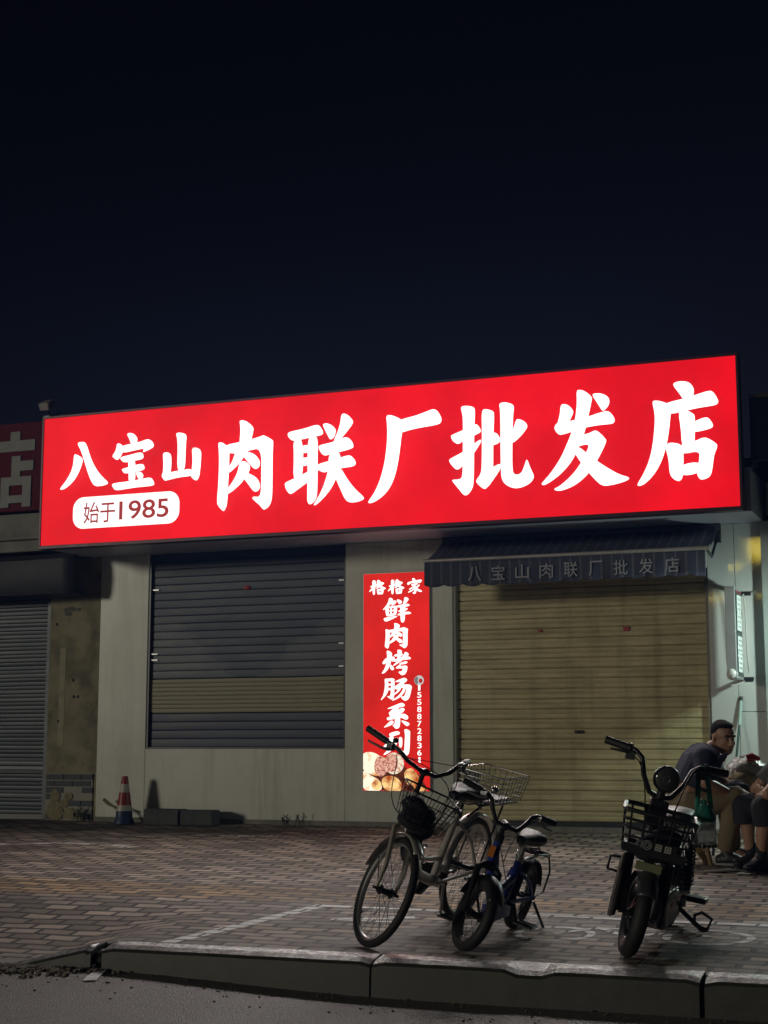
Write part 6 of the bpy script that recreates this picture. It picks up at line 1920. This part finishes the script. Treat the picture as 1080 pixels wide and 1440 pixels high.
tb = empty("low_table", (q_.x, q_.y, .04 * q_.y), R(22), label="low dark folding table standing between the two seated people", cat="table")
b = MB(); b.box((0.05, 0, .435), (.52, .44, .022)); b.build("top", mat("dark_table_top", (.05, .045, .04), .4, var=.2), tb, smooth=False, bevel=.005)
for sx in (-1, 1):
    for sy in (-1, 1):
        b = MB(); b.tube([(.05 + sx * .2, sy * .17, .425), (.05 + sx * .23, sy * .19, 0)], .011, 8); b.build("leg", BLACKM, tb)
tz = tb.location.z + .447
# plastic bag of food on the table
BAG = mat("white_film", (.62, .62, .58), .22, var=.12, vscale=18, bump=.8, bscale=38)
BAGB = BAG.node_tree.nodes['Principled BSDF']; BAGB.inputs['Transmission Weight'].default_value = .25
q_ = mg + U_ * .235 + W_ * .36
bag = empty("plastic_bag", (q_.x, q_.y, tz), R(22), label="knotted white plastic bag full of food with red tie on the low table", cat="bag")
bag.scale = (1.15, 1.1, 1.35)
def lump(mb, c, rad, amp, fr, seed, nu=34, nv=22):
    k = len(mb.v); mb.ball((0, 0, 0), 1.0, None, nu, nv)
    for i in range(k, len(mb.v)):
        p = mb.v[i]
        d = 1 + amp * noise.noise(p * fr + V((seed, 0, 0))) + amp * .6 * noise.noise(p * fr * 2.6 + V((0, seed, 0)))
        mb.v[i] = V((p.x * rad[0] * d, p.y * rad[1] * d, max(-rad[2] * .8, p.z * rad[2] * d))) + V(c)
b = MB(); lump(b, (.02, 0, .10), (.15, .13, .115), .16, 2.2, 3); b.build("film", BAG, bag)
b = MB(); lump(b, (.0, -.02, .085), (.125, .125, .08), .10, 2.0, 9); b.build("contents", mat("yellow_food", (.42, .34, .18), .6, var=.3, vscale=20), bag)
b = MB()
for k in range(7):
    a = -.9 + .3 * k
    b.tube([(.03, 0, .175), (.03 + .035 * math.sin(a), .03 * math.cos(3 * a), .20), (.03 + .07 * math.sin(a), .05 * math.cos(2 * a), .202 + .018 * math.cos(a))], [.026, .020, .008], 7, flat=.35)
b.build("knot", BAG, bag)
b = MB(); b.tube([(-.0, -.09, .205), (.04, -.10, .212), (.085, -.085, .20)], [.018, .022, .012], 8, flat=.6); b.ball((.03, -.09, .205), (.03, .02, .016)); b.build("tie", mat("red_film", (.5, .03, .02), .4), bag)
q_ = mg + U_ * .12 + W_ * .17
cb = empty("shoulder_bag", (q_.x, q_.y, tz), R(22), label="slate blue soft bag lying on the table edge beside the navy T-shirt", cat="bag")
b = MB(); lump(b, (0, 0, .055), (.11, .085, .065), .12, 1.7, 21); b.build("fabric", mat("slate_fabric", (.055, .07, .085), .7, bump=.4, bscale=20), cb)
b = MB(); b.tube([(-.10, -.06, .08), (-.02, -.075, .115), (.05, -.06, .11), (.11, -.03, .07)], .005); b.build("piping", mat("pale_piping", (.35, .37, .38), .5), cb)
# bottles and litter under the table
GLASSG = glass("green_bottle_glass", (.25, .55, .35), .06)
def bottle(xy, label, tilt=0):
    o = empty("bottle", (xy[0], xy[1], .04 * xy[1] + .004), label=label, cat="bottle")
    b = MB(); b.lathe([(.030, 0), (.034, .006), (.034, .15), (.030, .18), (.014, .22), (.013, .265), (.015, .268), (.015, .28)], n=20); b.build("glass_body", GLASSG, o)
    b = MB(); b.lathe([(.0346, .06), (.0346, .13)], n=20); b.build("paper_label", mat("faded_label", (.3, .34, .25), .7), o)
    return o
bottle((-1.905, -1.93), "green glass bottle standing behind the bare leg of the person in shorts")
bottle((-1.74, -2.05), "green glass bottle standing at the very right edge under the stool")
tis = tag(MB().build("tissue", None), "crumpled white tissue lying on the pavers under the low table", "tissue")
bpy.data.objects.remove(tis)
b = MB(); lump(b, (0, 0, .022), (.075, .05, .03), .35, 2.4, 5, 26, 16)
tis = b.build("tissue", mat("white_tissue", (.6, .6, .58), .8)); tis.location = (-1.86, -1.99, .04 * -1.99 + .006)
tag(tis, "crumpled white tissue lying on the pavers behind the bare leg", "tissue")
b = MB(); lump(b, (0, 0, .008), (.14, .03, .010), .3, 2.4, 15, 26, 12)
tis = b.build("tissue", mat("dirty_tissue", (.42, .41, .38), .8)); tis.location = (-1.93, -2.85, .04 * -2.85 + .004); tis.rotation_euler = (0, 0, R(35))
tag(tis, "flattened dirty tissue strip trodden onto the pavers in front of the feet", "tissue")
b = MB(); lump(b, (0, 0, .10), (.12, .10, .10), .12, 2, 33)
gb = b.build("green_bag", mat("green_film", (.10, .16, .03), .35, var=.3)); gb.location = (-1.62, -2.62, .04 * -2.62 + .004)
tag(gb, "small yellow green plastic bag on the ground at the right edge of the picture", "bag")
# long-handled mop leaning on the wall
mp = empty("mop", (-2.235, -.12, 0), label="green handled mop leaning on the grey wall right of the khaki door", cat="mop")
b = MB(); b.cyl((-.085, -.20, .03), (-.02, .075, .92), .011); b.build("handle", mat("dark_green_pole", (.03, .08, .07), .4), mp)
b = MB(); b.cyl((-.02, .075, .92), (-.006, .105, 1.13), .0135); b.build("sleeve", mat("pale_green_grip", (.35, .5, .44), .4), mp)
b = MB(); b.cyl((-.006, .105, 1.13), (-.003, .111, 1.165), .0145); b.build("end_cap", PLASB, mp)
b = MB(); b.box((-.09, -.21, .03), (.26, .09, .04)); b.build("head", mat("grey_mop", (.2, .2, .2), .9, bump=.8, bscale=60), mp, smooth=False, bevel=.01)
# folded cardboard / timber piece behind the moped
cbx = empty("timber_offcut", (-2.19, -2.33, .04 * -2.33), R(22), label="short yellow timber offcut propped up by the stool behind the moped", cat="timber")
b = MB(); b.box((0, 0, .075), (.045, .04, .20), Matrix.Rotation(R(-35), 3, 'Y')); b.build("stick", mat("yellow_pine", (.28, .19, .07), .6, var=.2), cbx, smooth=False, bevel=.003)

# ---- traffic cone, blocks, weeds at the wall's foot
cone = empty("traffic_cone", (-8.235, -.24, -.0085), label="small traffic cone with red and white bands and blue foot beside the wall", cat="traffic cone")
b = MB(); b.lathe([(.098, 0), (.098, .03), (.082, .055), (.0795, .125)], n=28); b.build("foot", mat("blue_plastic", (.02, .035, .10), .5, var=.2), cone)
bands = (((.0795, .125), (.0705, .18), "white_band"), ((.0705, .18), (.0525, .305), "red_band"), ((.0525, .305), (.0405, .385), "white_band"), ((.0405, .385), (.030, .45), "red_tip"))
CRED = mat("cone_red", (.32, .03, .03), .45, var=.2); CWH = mat("cone_white", (.5, .47, .4), .4, var=.15)
for (r0, z0), (r1, z1), nm in bands:
    b = MB(); b.lathe([(r0, z0), (r1, z1)], n=28); b.build("band", CRED if "red" in nm else CWH, cone)
b = MB(); b.lathe([(.030, .45), (.027, .462), (.018, .462)], n=20); b.build("tip", CRED, cone)
BLK = mat("concrete_block_grey", (.085, .085, .085), .9, var=.3, vscale=10, bump=.5, bscale=40)
for x, wdt, hh, lab in ((-7.79, .40, .15, "dark concrete block beside the traffic cone, the left one of the pair"), (-7.41, .34, .145, "dark concrete block at the wall's foot, the right one of the pair, with chipped corner")):
    b = MB(); b.box((0, 0, hh / 2), (wdt, .20, hh), taper=.98); 
    o_ = b.build("concrete_block", BLK, smooth=False, bevel=.012); o_.location = (x, -.20, -.010); o_.rotation_euler = (0, 0, R(-2 if wdt > .36 else 3))
    tag(o_, lab, "block", "concrete blocks at the wall")
b = MB(); b.tube([(-.06, 0, .03), (-.14, -.02, .11), (-.26, .0, .18), (-.34, .02, .225), (-.36, .03, .215), (-.30, .03, .17), (-.1, .0, .12)], .011, 8)
hs_ = b.build("hose", mat("tan_hose", (.2, .17, .09), .6)); hs_.location = (-8.20, -.14, 0); tag(hs_, "bent tan hose end poking up behind the traffic cone", "hose")
LEAF = mat("weed_leaf", (.035, .05, .018), .7, var=.4, vscale=20)
def weed(x, y, n_, h, label):
    w_ = empty("weed", (x, y, .04 * y), label=label, cat="plant")
    b1, b2 = MB(), MB()
    for i in range(n_):
        a = random.uniform(0, 6.28); l_ = h * random.uniform(.5, 1)
        bx_, by_ = random.uniform(-.05, .05), random.uniform(-.015, .015)
        tip = V((bx_ + .35 * l_ * math.cos(a), by_ + .25 * l_ * math.sin(a), l_))
        b1.tube([(bx_, by_, 0), V((bx_, by_, 0)).lerp(tip, .5) + V((0, 0, .01)), tip], .0022, 5)
        for k in range(5):
            c = V((bx_, by_, 0)).lerp(tip, .3 + .17 * k)
            d = V((random.uniform(-1, 1), random.uniform(-1, 1), random.uniform(0, .8))).normalized() * random.uniform(.018, .035)
            s_ = d.cross(V((0, 0, 1))).normalized() * .008
            b2.add([c, c + d * .5 + s_, c + d, c + d * .5 - s_], [(0, 1, 2, 3)])
    b1.build("stem", LEAF, w_); b2.build("leaves", LEAF, w_, smooth=False)
weed(-6.60, -.05, 6, .10, "tiny weed growing at the wall's foot below the blue grey window")
weed(-6.42, -.05, 5, .12, "slightly taller weed at the wall's foot, right of the tiny one")
weed(-5.45, -.05, 3, .05, "sparse weed at the wall's foot below the red poster")
weed(-8.86, -.06, 16, .15, "dark bushy weed at the foot of the painted brick patch")
weed(-8.42, -.05, 3, .16, "thin weed stalk between the brick patch and the traffic cone")

# ---- yellow lit shop sign across the street, behind the photographer: the glossy tiles mirror it
YEL = glow("yellow_lit_film", (1.0, 0.74, 0.04), 15.0, var=.1)
ys = empty("street_sign", (-6.2, -25.5, -.45), label="yellow lit sign boards on a post across the street, behind the photographer", cat="sign")
b = MB(); b.cyl((0, 0.06, 0), (0, .06, 6.4), .05); b.build("post", STEEL, ys)
for x0_, x1_, z0_, z1_ in ((.12, .62, 5.80, 6.35), (-.62, -.02, 5.62, 5.74), (-1.0, -.45, 4.86, 4.95), (.25, .75, 4.90, 4.98)):
    b = MB(); b.span(x0_, x1_, 0, .05, z0_, z1_); b.build("board", YEL, ys, smooth=False)
    b = MB(); b.span(min(x0_, 0), max(x1_, 0), .05, .07, z0_ + .02, z0_ + .05); b.build("arm", STEEL, ys, smooth=False)

# ---- shaded work lamp of the food stall on the right, out of the picture
lamp = empty("hanging_lamp", (-1.33, -0.72, 1.78), label="small hanging bulb lamp over the stall right of the picture", cat="lamp")
b = MB(); b.lathe([(.02, .10), (.025, .06), (.11, .0), (.108, -.004), (.02, .055)], n=24); b.build("lamp_shade", BLACKM, lamp)
b = MB(); b.ball((0, 0, -.005), (.03, .03, .038)); b.build("bulb", glow("lamp_bulb", (.9, 1.0, .93), 12), lamp)
b = MB(); b.tube([(0, 0, .10), (0, .12, .6), (0, .55, .95)], .004); b.build("cord", CABLE, lamp)
ld = bpy.data.lights.new("bulb_light", 'POINT'); ld.energy = 75; ld.color = (.80, 1.0, .90); ld.shadow_soft_size = .05
lo_ = bpy.data.objects.new("bulb_light", ld); C.objects.link(lo_); lo_.parent = lamp; lo_.location = (0, 0, -.06)

# ------------------------------------------------------------------ added air volume, tinted blue to imitate the lens glow round the sign
hz = MB()
hz.span(-160, 160, -160, 160, -1.5, 4.6)
hm = bpy.data.materials.new("glow_air")
hm.use_nodes = True
hm.node_tree.nodes.clear()
ho = hm.node_tree.nodes.new('ShaderNodeOutputMaterial')
hv = hm.node_tree.nodes.new('ShaderNodeVolumePrincipled')
hv.inputs['Color'].default_value = (0.16, 0.36, 1.0, 1)
hv.inputs['Density'].default_value = 0.0019
hm.node_tree.links.new(hv.outputs[0], ho.inputs['Volume'])
hb_ = hz.build("haze", hm, smooth=False)
hb_["kind"] = "stuff"
